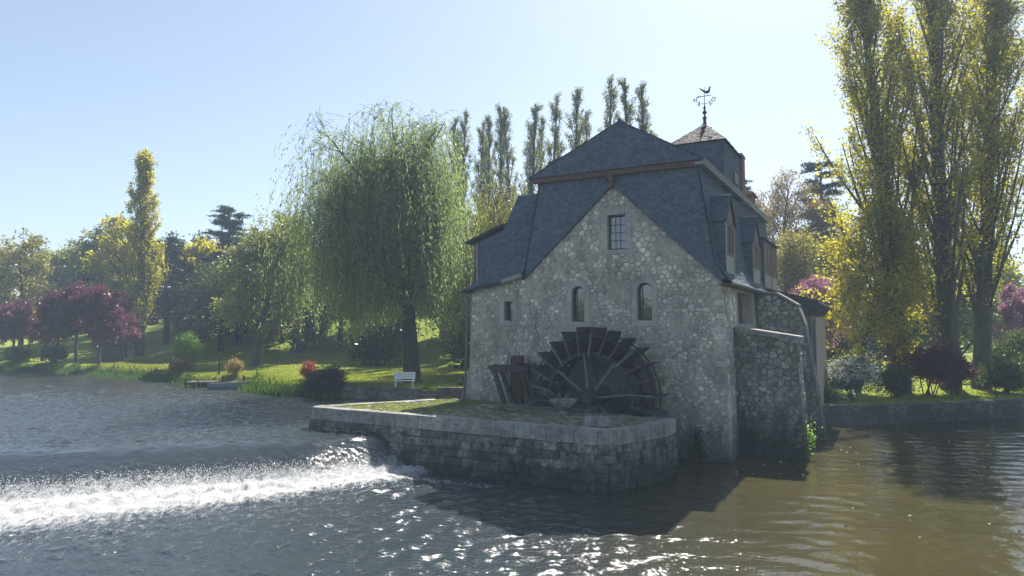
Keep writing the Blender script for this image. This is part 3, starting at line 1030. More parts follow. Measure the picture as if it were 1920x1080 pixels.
# rear roof seen over the left shoulder of the gable
rr_ = MB().extr([(-10.15, 14.85), (-10.0, 15.17), (-7.05, 16.02), (-4.9, 16.04), (-4.9, 14.5), (-9.6, 13.6)][::-1], 2.2, 15).build('rear_roof', MT['slateunder'], mill)
sm = MB()
slates(sm, (np.array([0, 2.195, 0.]), EX, EZ, -EY), [(-10.1, 14.9), (-9.6, 13.8), (-4.95, 14.5), (-4.95, 15.9), (-7.05, 16.0), (-10.0, 15.15)], seed=75)
tag(sm.build('roof_slates', MT['slate'], rr_), kind='stuff')

# --- left wing roof (hipped, flared)
hip = [(-13.97, -.32, 8.02), (-13.2, -.2, 8.42), (-12.55, .1, 9.35), (-12.0, .5, 10.75), (-11.65, .75, 11.9), (-11.25, 1.0, 13.15)]
A_ = np.array([-13.97, -.32, 8.02]); Bq = np.array([-10.28, -.32, 8.7]); Dq = np.array([-11.25, 1.0, 13.15]); Cq = np.array([-9.9, 1.0, 13.12])
lw = MB()
Bl = (-11.45, -.32, 8.36)
lw.poly([hip[0], Bl, tuple(Bq), tuple(Cq), hip[5], hip[4], hip[3], hip[2], hip[1]])
for i in range(5):
    p, q = hip[i], hip[i + 1]
    lw.poly([p, q, (q[0], 9, q[2]), (p[0], 9, p[2])])
lw.poly([(-11.25, 1, 13.15), (-9.9, 1, 13.12), (-9.4, 9, 13.12), (-11.25, 9, 13.15)])
lwo = lw.build('wing_roof', MT['slateunder'], mill)
sm = MB()
wfr = frame3(A_, Bq, Dq)
if wfr[3][1] > 0: wfr = (wfr[0], wfr[1], wfr[2], -wfr[3])
wfr = (wfr[0] + wfr[3] * .03, wfr[1], wfr[2], wfr[3])
slates(sm, wfr, [to2(wfr, p) for p in [hip[0], tuple(Bq), tuple(Cq)] + hip[:0:-1]], row=.12, wid=.22, seed=81, rough=1.4)
for i in range(5):
    p, q = np.array(hip[i]), np.array(hip[i + 1])
    f_ = frame3(p, p + EY, q)
    n_ = f_[3] if f_[3][0] < 0 else -f_[3]
    L_ = to2(f_, q)
    slates(sm, (f_[0] + n_ * .01, f_[1], f_[2], n_), [(0, 0), (8, 0), (8, L_[1]), (max(L_[0], 0), L_[1])], row=.14, seed=82 + i)
tag(sm.build('roof_slates', MT['slate'], lwo), kind='stuff')
MB().beam((-11.5, -.4, 8.42), (-10.3, -.4, 8.74), .14, .2).build('verge_slab', MT['coping'], mill)
MB().beam((-14.05, -.38, 7.97), (-11.5, -.38, 8.33), .1, .1).build('eave_board', MT['slateunder'], mill)
MB().beam((-11.3, .98, 13.19), (-9.85, .98, 13.17), .1, .06).build('ridge_capping', MT['lead'], mill)
MB().box(-14.1, -13.5, -.3, 9, 7.9, 7.98).build('eave_board', MT['slateunder'], mill)
MB().tube([(-14.02, -.38, 7.95), (-13.78, -.14, 7.6), (-13.86, -.12, 4), (-14.0, -.2, 1.9)], .06).build('downpipe', MT['pipe'], mill)

# shed dormer on the left slope
dl = MB().extr([(-14.0, 8.5), (-12.5, 8.7), (-11.9, 11.45), (-13.95, 10.75)], .92, 2.6).build('dormer', MT['slateunder'], mill)
dl['label'] = 'shed dormer on the left-hand slope'
sm = MB()
slates(sm, (np.array([0, .915, 0.]), EX, EZ, -EY), [(-13.72, 8.6), (-12.6, 8.7), (-12.0, 11.2), (-12.0, 11.4), (-13.72, 10.75)], seed=88, lift=.01)
tag(sm.build('cheek_slates', MT['slate'], dl), kind='stuff')
MB().prism([(-14.5, .75, 10.72), (-12.05, .75, 11.62), (-12.05, .75, 11.74), (-14.5, .75, 10.86)], [(-14.5, 2.75, 10.72), (-12.05, 2.75, 11.62), (-12.05, 2.75, 11.74), (-14.5, 2.75, 10.86)]).build('dormer_roof', MT['slateunder'], dl)
MB().box(-13.84, -13.76, .88, .94, 8.6, 10.7).build('corner_trim', MT['zinc'], dl)
MB().box(-14.04, -13.98, .95, 2.55, 9.4, 10.6).build('window_frame', MT['dormerwood'], dl)
MB().box(-14.0, -13.86, .885, .915, 9.35, 10.65).build('window_side', MT['dormerwood'], dl)

# --- dormers on the right-hand slope
def dormer(t0, t1, zs, za, win, label, flat=False):
    d = MB()
    c = (t0 + t1) / 2
    af = -.17
    ez = za - (t1 - t0) * .62 if not flat else za - .25
    prof = [(t0, zs), (t1, zs), (t1, ez), (c, za), (t0, ez)] if not flat else [(t0, zs), (t1, zs), (t1, ez), (t0, ez)]
    back = -2.4
    d.prism([(af, p[0], p[1]) for p in prof], [(back, p[0], p[1]) for p in prof])
    o = d.build('dormer', MT['slateunder'], mill); o['label'] = label
    s_ = MB()
    slates(s_, (np.array([0, t0 - .005, 0]), EX, EZ, -EY), [(-1.4, zs), (af - .02, zs), (af - .02, ez), (-1.4, ez)], seed=int(t0 * 9) + 3, lift=.012)
    tag(s_.build('cheek_slates', MT['slate'], o), kind='stuff')
    ov = .1
    if not flat:
        for s, (ta, tb) in enumerate(((t0 - .12, c), (t1 + .12, c))):
            z0_ = ez - .08
            r0 = MB().prism([(af + ov, ta, z0_), (af + ov, tb, za + .02), (af + ov, tb, za + .1), (af + ov, ta, z0_ + .07)], [(back, ta, z0_), (back, tb, za + .02), (back, tb, za + .1), (back, ta, z0_ + .07)]).build('dormer_roof', MT['slateunder'], o)
            fr_ = frame3((back, ta, z0_ + .075), (af + ov, ta, z0_ + .075), (back, tb, za + .105))
            if fr_[3][2] < 0: fr_ = (fr_[0], fr_[1], fr_[2], -fr_[3])
            h_ = to2(fr_, (back, tb, za + .105))[1]
            s2 = MB(); slates(s2, fr_, [(0, 0), (af + ov - back, 0), (af + ov - back, h_), (0, h_)], seed=int(t0 * 5) + s, row=.13)
            tag(s2.build('roof_slates', MT['slate'], r0), kind='stuff')
        MB().tube([(af + ov + .02, c, za + .12), (back, c, za + .12)], .05, 6).build('ridge_capping', MT['zinc'], o)
        MB().poly([(af + .02, t0 + .12, ez - .05), (af + .02, t1 - .12, ez - .05), (af + .02, c, za - .25)]).build('gable_panel', MT['dormerwood'], o)
    else:
        MB().prism([(af + .14, t0 - .15, ez), (af + .14, t1 + .15, ez), (af + .14, t1 + .15, ez + .12), (af + .14, t0 - .15, ez + .12)], [(back, t0 - .15, ez + .5), (back, t1 + .15, ez + .5), (back, t1 + .15, ez + .62), (back, t0 - .15, ez + .62)]).build('dormer_roof', MT['slateunder'], o)
    for (ta, tb) in win:
        zl, zh = zs + .85, ez - .12
        f_ = MB()
        for q in ((ta, tb, zl, zl + .1), (ta, tb, zh - .1, zh), (ta, ta + .14, zl, zh), (tb - .14, tb, zl, zh), ((ta + tb) / 2 - .06, (ta + tb) / 2 + .06, zl, zh)):
            f_.box(af, af + .05, q[0], q[1], q[2], q[3])
        wo_ = f_.build('window', MT['dormerwood'], o)
        for s in range(1, 3):
            z_ = zl + (zh - zl) * s / 3
            f2 = MB().box(af + .004, af + .035, ta + .1, tb - .1, z_ - .03, z_ + .03).build('glazing_bar', MT['dormerwood'], wo_)
        MB().box(af + .002, af + .012, ta + .05, tb - .05, zl + .05, zh - .05).build('pane', MT['dimglass'], wo_)
        MB().box(af - .01, af + .03, ta - .02, tb + .02, zs, zl - .02).build('apron_panel', MT['zinc'], o)
    MB().box(af - .01, af + .045, t0, t0 + .1, zs, ez).build('corner_trim', MT['zinc'], o)
    MB().box(af - .01, af + .045, t1 - .1, t1, zs, ez).build('corner_trim', MT['zinc'], o)
    return o


dormer(.5, 2.5, 8.55, 12.2, [(.65, 2.35)], 'gabled dormer nearest the front')
dormer(7.8, 10.2, 8.5, 12.25, [(7.95, 10.05)], 'second gabled dormer along the slope')
dormer(12.0, 17.3, 8.45, 11.6, [(12.2, 14.6), (15.0, 17.1)], 'wide dormer with two windows at the far end', True)

# --- tower
tw = MB().box(-3.85, -1.05, 4.85, 9.5, 13.4, 15.95).build('tower', MT['slateunder'], mill)
sm = MB()
slates(sm, (np.array([0, 4.845, 0.]), EX, EZ, -EY), rect(-3.85, -1.05, 13.6, 15.9), seed=91, lift=.01, rough=.6)
slates(sm, (np.array([-1.045, 0, 0.]), EY, EZ, EX), rect(4.85, 9.5, 13.5, 15.9), seed=92, row=.15, wid=.24, lift=.022)
slates(sm, (np.array([-3.855, 0, 0.]), EY, EZ, -EX), rect(4.85, 9.5, 13.5, 15.9), seed=93, row=.15, wid=.24)
tag(sm.build('wall_slates', MT['slate'], tw), kind='stuff')
wt = MB().box(-1.04, -.99, 7.4, 8.6, 14.1, 14.8).build('tower_window', MT['winwood'], tw)
MB().box(-.985, -.98, 7.5, 8.5, 14.18, 14.72).build('pane', MT['dimglass'], tw)
ap = np.array([-2.5, 7.1, 17.55])
cn = [np.array(c) for c in ((-4.02, 4.68, 15.92), (-.9, 4.68, 15.92), (-.9, 9.66, 15.92), (-4.02, 9.66, 15.92))]
pr = MB()
for i in range(4):
    pr.poly([cn[i], cn[(i + 1) % 4], ap])
pr.poly(cn[::-1])
pro = pr.build('pyramid_roof', MT['slateunder'], tw)
sm = MB()
for i in range(4):
    f_ = frame3(cn[i], cn[(i + 1) % 4], ap)
    n_ = f_[3] if f_[3][2] > 0 else -f_[3]
    slates(sm, (f_[0] + n_ * .005, f_[1], f_[2], n_), [to2(f_, cn[i]), to2(f_, cn[(i + 1) % 4]), to2(f_, ap)], row=.16, wid=.22, seed=95 + i, lift=.02, rough=1.1)
tag(sm.build('roof_slates', MT['shingle'], pro), kind='stuff')

# --- chimneys
def chimney(a0, a1, t0, t1, z0, z1, label, cap):
    c = MB().box(a0 + .01, a1 - .01, t0 + .01, t1 - .01, z0, z1, .4).build('chimney', MT['mortar'], mill); c['label'] = label
    b = MB(); z = z0; i = 0
    while z < z1 - .06:
        for (p0, p1, ax, fx) in ((a0, a1, 0, t0), (t0, t1, 1, a1), (a0, a1, 0, t1), (t0, t1, 1, a0)):
            x = p0 - (.11 if i % 2 else 0)
            while x < p1:
                xa, xb = max(x, p0), min(x + .21, p1); x += .22
                if xb - xa < .03: continue
                if ax == 0: b.box(xa, xb, fx - .012, fx + .012, z, z + .06, random.random())
                else: b.box(fx - .012, fx + .012, xa, xb, z, z + .06, random.random())
        z += .072; i += 1
    tag(b.build('brick', MT['brick'], c), kind='stuff')
    MB().box(a0 - cap, a1 + cap, t0 - cap, t1 + cap, z1, z1 + .12).build('chimney_cap', MT['brick'], c, bevel=.02)
    MB().box(a0 - cap * .4, a1 + cap * .4, t0 - cap * .4, t1 + cap * .4, z1 + .122, z1 + .2).build('chimney_crown', MT['coping'], c)


chimney(-1.5, -.98, 9.7, 10.7, 13.4, 16.1, 'tall slim brick chimney beside the tower', .05)
chimney(-1.75, -1.05, 13.2, 14.8, 13.4, 14.45, 'squat red chimney with a wide cap', .16)

# --- finial and weathervane
vane = MB().lathe([(.16, 17.35), (.17, 17.5), (.09, 17.62), (.09, 17.85), (.15, 17.9), (.07, 17.96), (.05, 18.1), (.13, 18.2), (.13, 18.24), (.05, 18.33), (.045, 18.42), (.09, 18.48), (.04, 18.55), (.02, 18.7), (.014, 19.7), (.001, 19.72)], (ap[0], ap[1]), 10)
vo = vane.build('weathervane', MT['iron'], mill, smooth=True)
MB().add([(ap[0] - .45, ap[1] - .05, 17.32), (ap[0] + .45, ap[1] - .05, 17.32), (ap[0] + .2, ap[1] - .05, 17.55), (ap[0], ap[1], 17.66), (ap[0] - .2, ap[1] - .05, 17.55), (ap[0], ap[1] - .5, 17.25), (ap[0], ap[1] + .5, 17.25)],
         [(0, 5, 3), (5, 1, 3), (1, 6, 3), (6, 0, 3)]).build('finial_skirt', MT['zinc'], vo)
for an_, ch in ((200, 'N'), (245, 'E'), (20, 'O'), (-38, 'S')):
    dx, dy = math.cos(R(an_)) * .5, math.sin(R(an_)) * .5
    MB().tube([(ap[0], ap[1], 18.72), (ap[0] + dx, ap[1] + dy, 18.72)], .008, 5).build('vane_arm', MT['iron'], vo)
    cu = bpy.data.curves.new('letter', 'FONT'); cu.body = ch; cu.size = .36; cu.extrude = .012; cu.offset = .002; cu.align_x = 'CENTER'; cu.align_y = 'CENTER'
    tmp = bpy.data.objects.new('letter_curve', cu); COL.objects.link(tmp)
    bpy.context.view_layer.update()
    lm = bpy.data.meshes.new_from_object(tmp.evaluated_get(bpy.context.evaluated_depsgraph_get()))
    bpy.data.objects.remove(tmp)
    ob = link('vane_letter', lm, MT['iron'], vo)
    zl = 18.95 if ch in 'NO' else 18.6
    ob.location = (ap[0] + dx, ap[1] + dy, zl)
    ob.rotation_euler = (math.pi / 2, 0, R(-25 if ch != 'E' else 150))
ck = [(x * .82, z * .82) for x, z in [(-.02, .1), (.1, .02), (.22, .0), (.34, .1), (.4, .26), (.4, .46), (.47, .5), (.4, .56), (.33, .5), (.3, .34), (.22, .24), (.08, .22), (-.02, .28), (-.3, .46), (-.34, .42), (-.12, .2)]]
cs, sn = math.cos(R(20)), math.sin(R(20))
MB().prism([(ap[0] + x * cs, ap[1] + x * sn - .02, 19.3 + z * .9) for x, z in ck], [(ap[0] + x * cs, ap[1] + x * sn + .02, 19.3 + z * .9) for x, z in ck]).build('weathercock', MT['iron'], vo)
ar_ = [(-.42, 19.16), (-.3, 19.22), (-.3, 19.185), (.36, 19.185), (.36, 19.15), (-.3, 19.15), (-.3, 19.1)]
MB().prism([(ap[0] + x, ap[1] - .015, z) for x, z in ar_], [(ap[0] + x, ap[1] + .015, z) for x, z in ar_]).build('vane_arrow', MT['iron'], vo)

# --- timber landing on the left-hand wall
ldg = MB().box(-16.7, -13.7, 4.0, 5.6, 4.95, 5.1).build('timber_landing', MT['timber'], mill)
for x in (-16.65, -15.6, -14.5):
    MB().box(x, x + .1, 4.0, 4.1, 5.1, 6.4).build('post', MT['timber'], ldg)
for z in (5.4, 5.75, 6.1, 6.38):
    MB().box(-16.7, -13.7, 3.95, 3.995, z, z + .1).build('rail', MT['timber'], ldg)
    MB().box(-16.75, -16.71, 4.0, 5.6, z, z + .1).build('rail', MT['timber'], ldg)
MB().beam((-16.5, 4.05, 4.9), (-13.8, 4.05, 3.2), .14, .18).build('brace', MT['timber'], ldg)
MB().beam((-16.5, 5.5, 4.9), (-13.8, 5.5, 3.2), .14, .18).build('brace', MT['timber'], ldg)

# ------------------------------------------------------------------ the quay
quay = empty('stone_quay', W(0, 0, 0), -TH, 'long low stone quay with cobbled top running out in front of the mill', 'quay')
QT = 2.15
path = [(-15.2, -1.2), (-18.3, -6.2), (-18.45, -6.6), (-18.25, -6.95), (-17.9, -7.03), (-3.35, -7.5), (-2.98, -7.44), (-2.78, -7.25), (-2.66, -6.95), (-1.72, -4.5), (-1.68, -4.2), (-1.7, -2.95)]
top_poly = path + [(-9.3, -2.55), (-9.3, -1.0), (-13.6, -.25), (-14.4, -.25)]
pn = np.array(path)


def outn(i0, i1):
    d = pn[i1] - pn[i0]; d = d / np.linalg.norm(d)
    return np.array([d[1], -d[0]]) * (1 if True else -1)


def vnorm(i):
    a = outn(max(i - 1, 0), max(i - 1, 0) + 1) if i > 0 else outn(0, 1)
    b = outn(i, i + 1) if i < len(pn) - 1 else outn(len(pn) - 2, len(pn) - 1)
    m = a + b
    return m / np.linalg.norm(m) / max(.5, (1 + a @ b) / 2) ** .5


nrm = np.array([vnorm(i) for i in range(len(pn))])
if (nrm[5] @ np.array([0, -1.])) < 0: nrm = -nrm


def off(i, f, z):
    """point on the battered face at path vertex i + fraction f, height z"""
    b = .045 + (.40, .36, .24, .16, .07, .04, .03)[min(max(i + (f > .5) - 5, 0), 6)] * max(0, (QT - z) / QT)
    if i == len(pn) - 1 or f == 0: return np.array([*(pn[i] + nrm[i] * b), z])
    p = pn[i] * (1 - f) + pn[i + 1] * f; n_ = nrm[i] * (1 - f) + nrm[i + 1] * f
    return np.array([*(p + n_ * b), z])


core = MB()
cp_ = [tuple(p - nrm[i] * .02) + (QT - .02,) for i, p in enumerate(pn)] + [p + (QT - .02,) for p in top_poly[len(path):]]
cb_ = [tuple(off(i, 0, -.8) - np.array([*nrm[i], 0]) * .05) for i in range(len(pn))] + [p + (-.8,) for p in top_poly[len(path):]]
core.add(cp_ + cb_, [(i, (i + 1) % len(cp_), len(cp_) + (i + 1) % len(cp_), len(cp_) + i)[::-1] for i in range(len(cp_))])
tess = tessellate_polygon([[Vector((p[0], p[1], 0)) for p in cp_]])
core.add(cp_, [tuple(t) for t in tess])
core.build('quay_core', MT['quaycore'], quay)
bed = MB()
tb = [(p[0], p[1]) for p in top_poly]
bed.add([(p[0], p[1], QT - .008) for p in cp_], [tuple(t) if (Vector((cp_[t[1]][0] - cp_[t[0]][0], cp_[t[1]][1] - cp_[t[0]][1], 0)).cross(Vector((cp_[t[2]][0] - cp_[t[0]][0], cp_[t[2]][1] - cp_[t[0]][1], 0)))).z > 0 else tuple(t)[::-1] for t in tess])
bed.build('paving_bed', MT['turfbed'], quay)

rq = random.Random(17)
courses = [(-.55, -.1), (-.1, .3), (.3, .66), (.66, .98), (.98, 1.31), (1.31, 1.62)]
nblk = 0


def block(mb_name, i, f0, f1, za, zb, mat, inset, tone, chip=.02):
    global nblk
    g = .007
    seglen = np.linalg.norm(pn[i + 1] - pn[i])
    e = g / max(seglen, .05)
    f0_, f1_ = f0 + e * .5, f1 - e * .5
    if f1_ <= f0_: return
    za_, zb_ = za + g * .6, zb - g * .6
    j = lambda: rq.uniform(-chip, chip)
    nn = np.array([*((nrm[i] + nrm[i + 1]) / 2), 0])
    bulge = rq.uniform(-.012, .03)
    O4 = [off(i, f0_, za_ + j()), off(i, f1_, za_ + j()), off(i, f1_, zb_ + j()), off(i, f0_, zb_ + j())]
    cenp = sum(O4) / 4
    I4 = [p - nn * inset for p in O4]
    M4 = [p + nn * (bulge - .02) for p in O4]
    T4 = [cenp + (p - cenp) * .9 + nn * (bulge + rq.uniform(.0, .02)) for p in O4]
    V = I4 + M4 + T4
    F = [(8, 9, 10, 11)]
    for a in (0, 4):
        F += [(a + q, a + (q + 1) % 4, a + 4 + (q + 1) % 4, a + 4 + q) for q in range(4)]
    n0 = np.cross(V[9] - V[8], V[10] - V[8])
    if n0 @ nn < 0: F = [f[::-1] for f in F]
    MB().add(V, F, tone).build(mb_name, mat, quay)
    nblk += 1


for ci, (za, zb) in enumerate(courses):
    for i in range(1, len(pn) - 1):
        L_ = np.linalg.norm(pn[i + 1] - pn[i])
        if L_ < .7:
            block('wall_block', i, 0, 1, za, zb, MT['quay'], .25, rq.uniform(.2, .8)); continue
        x = 0.0
        first = rq.uniform(.3, .8)
        while x < L_ - 1e-6:
            w_ = first if x == 0 else rq.uniform(.42, 1.05) * (1.25 if ci in (1, 4) else 1)
            if L_ - x - w_ < .3: w_ = L_ - x
            block('wall_block', i, x / L_, min(1, (x + w_) / L_), za, zb, MT['quay'], .25, min(1, max(0, rq.gauss(.48, .24))))
            x += w_
# coping slabs with a top face
for i in range(0, len(pn) - 1):
    L_ = np.linalg.norm(pn[i + 1] - pn[i]); x = 0.0
    while x < L_ - 1e-6:
        w_ = rq.uniform(.9, 1.6)
        if L_ - x - w_ < .5: w_ = L_ - x
        f0, f1 = x / L_ + .006 / L_, min(1, (x + w_) / L_) - .006 / L_
        lo = 1.632
        A4 = [off(i, f0, lo), off(i, f1, lo), off(i, f1, lo) - np.array([*nrm[i + 1], 0]) * .6, off(i, f0, lo) - np.array([*nrm[i], 0]) * .6]
        B4 = [off(i, f0, QT) + np.array([*nrm[i], 0]) * .01, off(i, f1, QT) + np.array([*nrm[i + 1], 0]) * .01, off(i, f1, QT) - np.array([*nrm[i + 1], 0]) * .55, off(i, f0, QT) - np.array([*nrm[i], 0]) * .55]
        dz = rq.uniform(-.012, .012)
        for p in B4: p[2] = QT + .05 + dz + rq.uniform(-.004, .004)
        mb_ = MB().prism(A4, B4, rq.uniform(.25, .75))
        mb_.build('coping_stone', MT['coping'], quay, bevel=.014)
        x += w_

# cobbles
cobs = []
tp = np.array(top_poly)
y = -7.3
while y < -.3:
    h_ = rq.uniform(.15, .2)
    x = -18.2 - rq.random() * .2
    while x < -1.6:
        w_ = rq.uniform(.2, .34)
        c = np.array([[x + w_ / 2, y + h_ / 2]])
        if inside(tp, c)[0]:
            dmin = min(abs(np.cross(pn[i + 1] - pn[i], c[0] - pn[i])) / np.linalg.norm(pn[i + 1] - pn[i]) for i in (4, 5, 8, 1) if -.3 < (c[0] - pn[i]) @ (pn[i + 1] - pn[i]) / ((pn[i + 1] - pn[i]) @ (pn[i + 1] - pn[i])) < 1.3)
            grassy = (x < -12.2 and rq.random() < .75)
            if dmin > .62 and not grassy and rq.random() > .06:
                cobs.append((x, y, w_, h_))
        x += w_ + .02
    y += h_ + .02


def cobble(mb, c, tone):
    x, y, w_, h_ = c
    z = QT - .02 + rq.uniform(0, .02)
    q = [(x, y), (x + w_, y), (x + w_, y + h_), (x, y + h_)]
    q = chaikin(np.array(q) + np.array([[rq.uniform(-.012, .012), rq.uniform(-.012, .012)] for _ in range(4)]))
    ce = q.mean(0)
    n_ = len(q)
    V = [(p[0], p[1], QT - .06) for p in q] + [(p[0], p[1], z + .02) for p in q] + [(*(ce + (p - ce) * .7), z + .045) for p in q]
    F = [tuple(range(2 * n_, 3 * n_))] + [(a + i, a + (i + 1) % n_, a + n_ + (i + 1) % n_, a + n_ + i) for a in (0, n_) for i in range(n_)]
    return mb.add(V, F, tone)


cobs.sort(key=lambda c: np.linalg.norm(W(c[0], c[1], QT) - np.array([0, 0, 6])))
rm = MB()
for i, c in enumerate(cobs):
    tn = min(1, max(0, rq.gauss(.45, .25)))
    if i < 295: cobble(MB(), c, tn).build('cobble', MT['cobble'], quay)
    else: cobble(rm, c, tn)
tag(rm.build('cobbles', MT['cobble'], quay), kind='stuff')
# kerb stones along the wheel race
for (a0, a1, t0, t1, zt) in ((-9.2, -7.7, -2.75, -2.35, .12), (-7.65, -5.5, -2.95, -2.55, .2), (-5.45, -3.6, -3.05, -2.7, .06), (-3.55, -1.7, -3.1, -2.75, .04)):
    MB().box(a0, a1, t0, t1, QT - .3, QT + zt, rq.random()).build('kerb_stone', MT['quay'], quay, bevel=.03)

# ------------------------------------------------------------------ water wheel
WC = (-5.85, 2.78)
wheel = empty('waterwheel', W(WC[0], -1.4, WC[1]), -TH, 'large dark undershot waterwheel with wooden paddles against the mill front', 'waterwheel')
TN, TF = -.85, .75
RI, RO = 2.05, 2.98


def ring(r_, w_, t0, t1, n=56):
    m = MB()
    for i in range(n):
        a, b = 2 * math.pi * i / n, 2 * math.pi * (i + 1) / n
        P_ = lambda an, rad, t: (math.cos(an) * rad, t, math.sin(an) * rad)
        m.add([P_(a, r_ - w_, t0), P_(b, r_ - w_, t0), P_(b, r_ + w_, t0), P_(a, r_ + w_, t0), P_(a, r_ - w_, t1), P_(b, r_ - w_, t1), P_(b, r_ + w_, t1), P_(a, r_ + w_, t1)],
              [(0, 1, 2, 3), (7, 6, 5, 4), (3, 2, 6, 7), (1, 0, 4, 5)], .5)
    return m


ring(RI, .085, TN, TN + .1).build('rim', MT['iron'], wheel)
ring(RI, .085, TF - .1, TF).build('rim', MT['iron'], wheel)
ring(RO - .1, .028, TN - .03, TN + .02).build('hoop', MT['iron'], wheel)
ring(RO - .1, .028, TF - .02, TF + .03).build('hoop', MT['iron'], wheel)
NP = 26
for i in range(NP):
    an_ = 2 * math.pi * (i + .42) / NP
    ra, rb = RI - .12, RO + .3
    tw_ = .10
    d = np.array([math.cos(an_), 0, math.sin(an_)]); s = np.array([-math.sin(an_), 0, math.cos(an_)])
    m = MB()
    th = .022
    r2 = rb + random.uniform(-.08, .06)
    q = [(ra, TN + .02, 0), (ra, TF - .02, 0), (r2, TF + .18, -.16), (r2 + random.uniform(-.05, .05), TN - .1, -.16)]
    m.prism([d * p[0] + s * (p[2] - th) + EY * p[1] for p in q], [d * p[0] + s * (p[2] + th) + EY * p[1] for p in q], random.uniform(.2, .9))
    po = m.build('paddle', MT['oldwood'], wheel)
    MB().beam(d * (RI - .15) + EY * (TN - .02) + s * .05, d * (RO + .02) + EY * (TN - .02) - s * .08, .07, .09, up=(0, 1, 0), tone=random.uniform(.8, 1)).build('paddle_arm', MT['greywood'] if i % 3 == 0 else MT['oldwood'], po)
for t, ns_ in ((TN + .05, 8), (TF - .05, 4)):
    for i in range(ns_):
        an_ = 2 * math.pi * (i + .16) / ns_
        d = np.array([math.cos(an_), 0, math.sin(an_)])
        MB().beam(d * .3 + EY * t, d * (RI - .03) + EY * t, .09, .14, up=(0, 1, 0), tone=random.uniform(.5, 1)).build('spoke', MT['greywood'] if t < 0 else MT['oldwood'], wheel)
hub = MB().tube([(0, TN - .35, 0), (0, TF + .6, 0)], .26, 14).build('axle', MT['oldwood'], wheel)
MB().tube([(0, TN - .12, 0), (0, TN + .12, 0)], .46, 14).build('hub_plate', MT['iron'], hub)
MB().tube([(0, TF - .12, 0), (0, TF + .12, 0)], .46, 14).build('hub_plate', MT['iron'], hub)
MB().box(-.55, .55, TN - .5, TN - .2, -.85, -.28).build('bearing_block', MT['oldwood'], wheel)

# ------------------------------------------------------------------ sluice gate left of the wheel
sl = empty('sluice_gate', W(-10.6, -1.0, QT), -TH, 'weathered timber sluice gate with leaning legs and rusty post left of the waterwheel', 'sluice gate')
lx = lambda a, t, z: (a + 10.6, t + 1.0, z - QT)
hb = MB().prism([lx(-11.95, -1.05, 3.98), lx(-11.6, -1.15, 3.7), lx(-11.6, -.8, 3.7), lx(-11.9, -.8, 3.98)], [lx(-11.9, -1.05, 4.06), lx(-11.55, -1.15, 4.14), lx(-11.55, -.8, 4.14), lx(-11.9, -.8, 4.06)]).beam(lx(-11.6, -.97, 3.92), lx(-9.6, -.97, 3.97), .34, .36).build('head_beam', MT['oldwood'], sl)
for (a0, a1, t) in ((-11.5, -10.85, -1.18), (-11.28, -10.55, -.8), (-9.86, -9.45, -1.18), (-9.68, -9.2, -.8)):
    MB().beam(lx(a0, t, 3.8), lx(a1, t, QT - .05), .17, .2, tone=random.random()).build('leg', MT['oldwood'], sl)
MB().box(*[v for p in zip(lx(-10.86, -.62, QT - .1), lx(-10.2, -.4, 4.58)) for v in p]).build('sluice_post', MT['rust'], sl)
MB().box(*[v for p in zip(lx(-11.05, -.36, QT), lx(-10.0, -.2, 4.5)) for v in p], tone=.9).build('stone_guide', MT['dressed'], sl)
MB().tube([lx(-10.9, -1.22, 4.1), lx(-10.45, -1.3, 3.2), lx(-10.05, -1.32, QT)], .03, 6).build('iron_rod', MT['iron'], sl)
MB().tube([lx(-10.9, -.9, 4.05), lx(-10.85, -.75, 4.75)], .03, 6).build('iron_pin', MT['rust'], sl)
MB().beam(lx(-9.6, -1.0, 3.1), lx(-7.7, -1.2, 3.0), .3, .22).build('side_beam', MT['oldwood'], sl)
MB().beam(lx(-9.55, -1.4, 2.3), lx(-7.9, -1.5, 2.3), .25, .2).build('side_beam', MT['oldwood'], sl)
MB().beam(lx(-9.3, -1.2, 2.2), lx(-8.6, -1.0, 4.35), .09, .12).build('stay', MT['oldwood'], sl)
MB().beam(lx(-8.1, -1.3, 2.2), lx(-7.75, -1.2, 3.6), .14, .16).build('stay', MT['oldwood'], sl)
for i in range(6):
    MB().box(*[v for p in zip(lx(-10.4 + .2 * i, -1.25, 4.13), lx(-10.28 + .2 * i, -.75, 4.17 + .05 * (i % 2))) for v in p], tone=random.random()).build('cleat', MT['oldwood'], sl)

# planter bowl, trough, bent stick
pl = empty('planter_bowl', W(-6.55, -3.55, QT + .02), 0, 'shallow stone planter bowl on a short foot with dry stalks in front of the wheel', 'planter')
MB().lathe([(.001, 0), (.24, 0), (.2, .08), (.14, .16), (.3, .24), (.52, .42), (.6, .58), (.62, .64), (.55, .64), (.5, .56), (.001, .54)], n=18).build('bowl', MT['coping'], pl, smooth=True)
MB().lathe([(.5, .57), (.001, .6)], n=12).build('soil', MT['soil'], pl)
for i in range(7):
    an_ = i * 2.4; r_ = .1 + .25 * random.random()
    x, y = math.cos(an_) * r_, math.sin(an_) * r_
    MB().tube([(x, y, .57), (x * 1.2 + random.uniform(-.08, .08), y, .8), (x * 1.3 + random.uniform(-.15, .15), y, .85 + random.random() * .3)], [.012, .009, .004], 5).build('stalk', MT['boatwood'], pl)
tr = empty('stone_trough', W(-3.75, -6.6, QT + .06), -TH + .1, 'small round-ended stone trough on the quay corner', 'trough')
m = MB(); oq = [(.48 * math.copysign(abs(math.cos(a)) ** .6, math.cos(a)), .27 * math.copysign(abs(math.sin(a)) ** .6, math.sin(a))) for a in np.linspace(0, 2 * math.pi, 25)[:-1]]
N_ = len(oq)
rings = [[(x, y, 0) for x, y in oq], [(x * 1.02, y * 1.02, .34) for x, y in oq], [(x * .8, y * .72, .35) for x, y in oq], [(x * .75, y * .66, .22) for x, y in oq]]
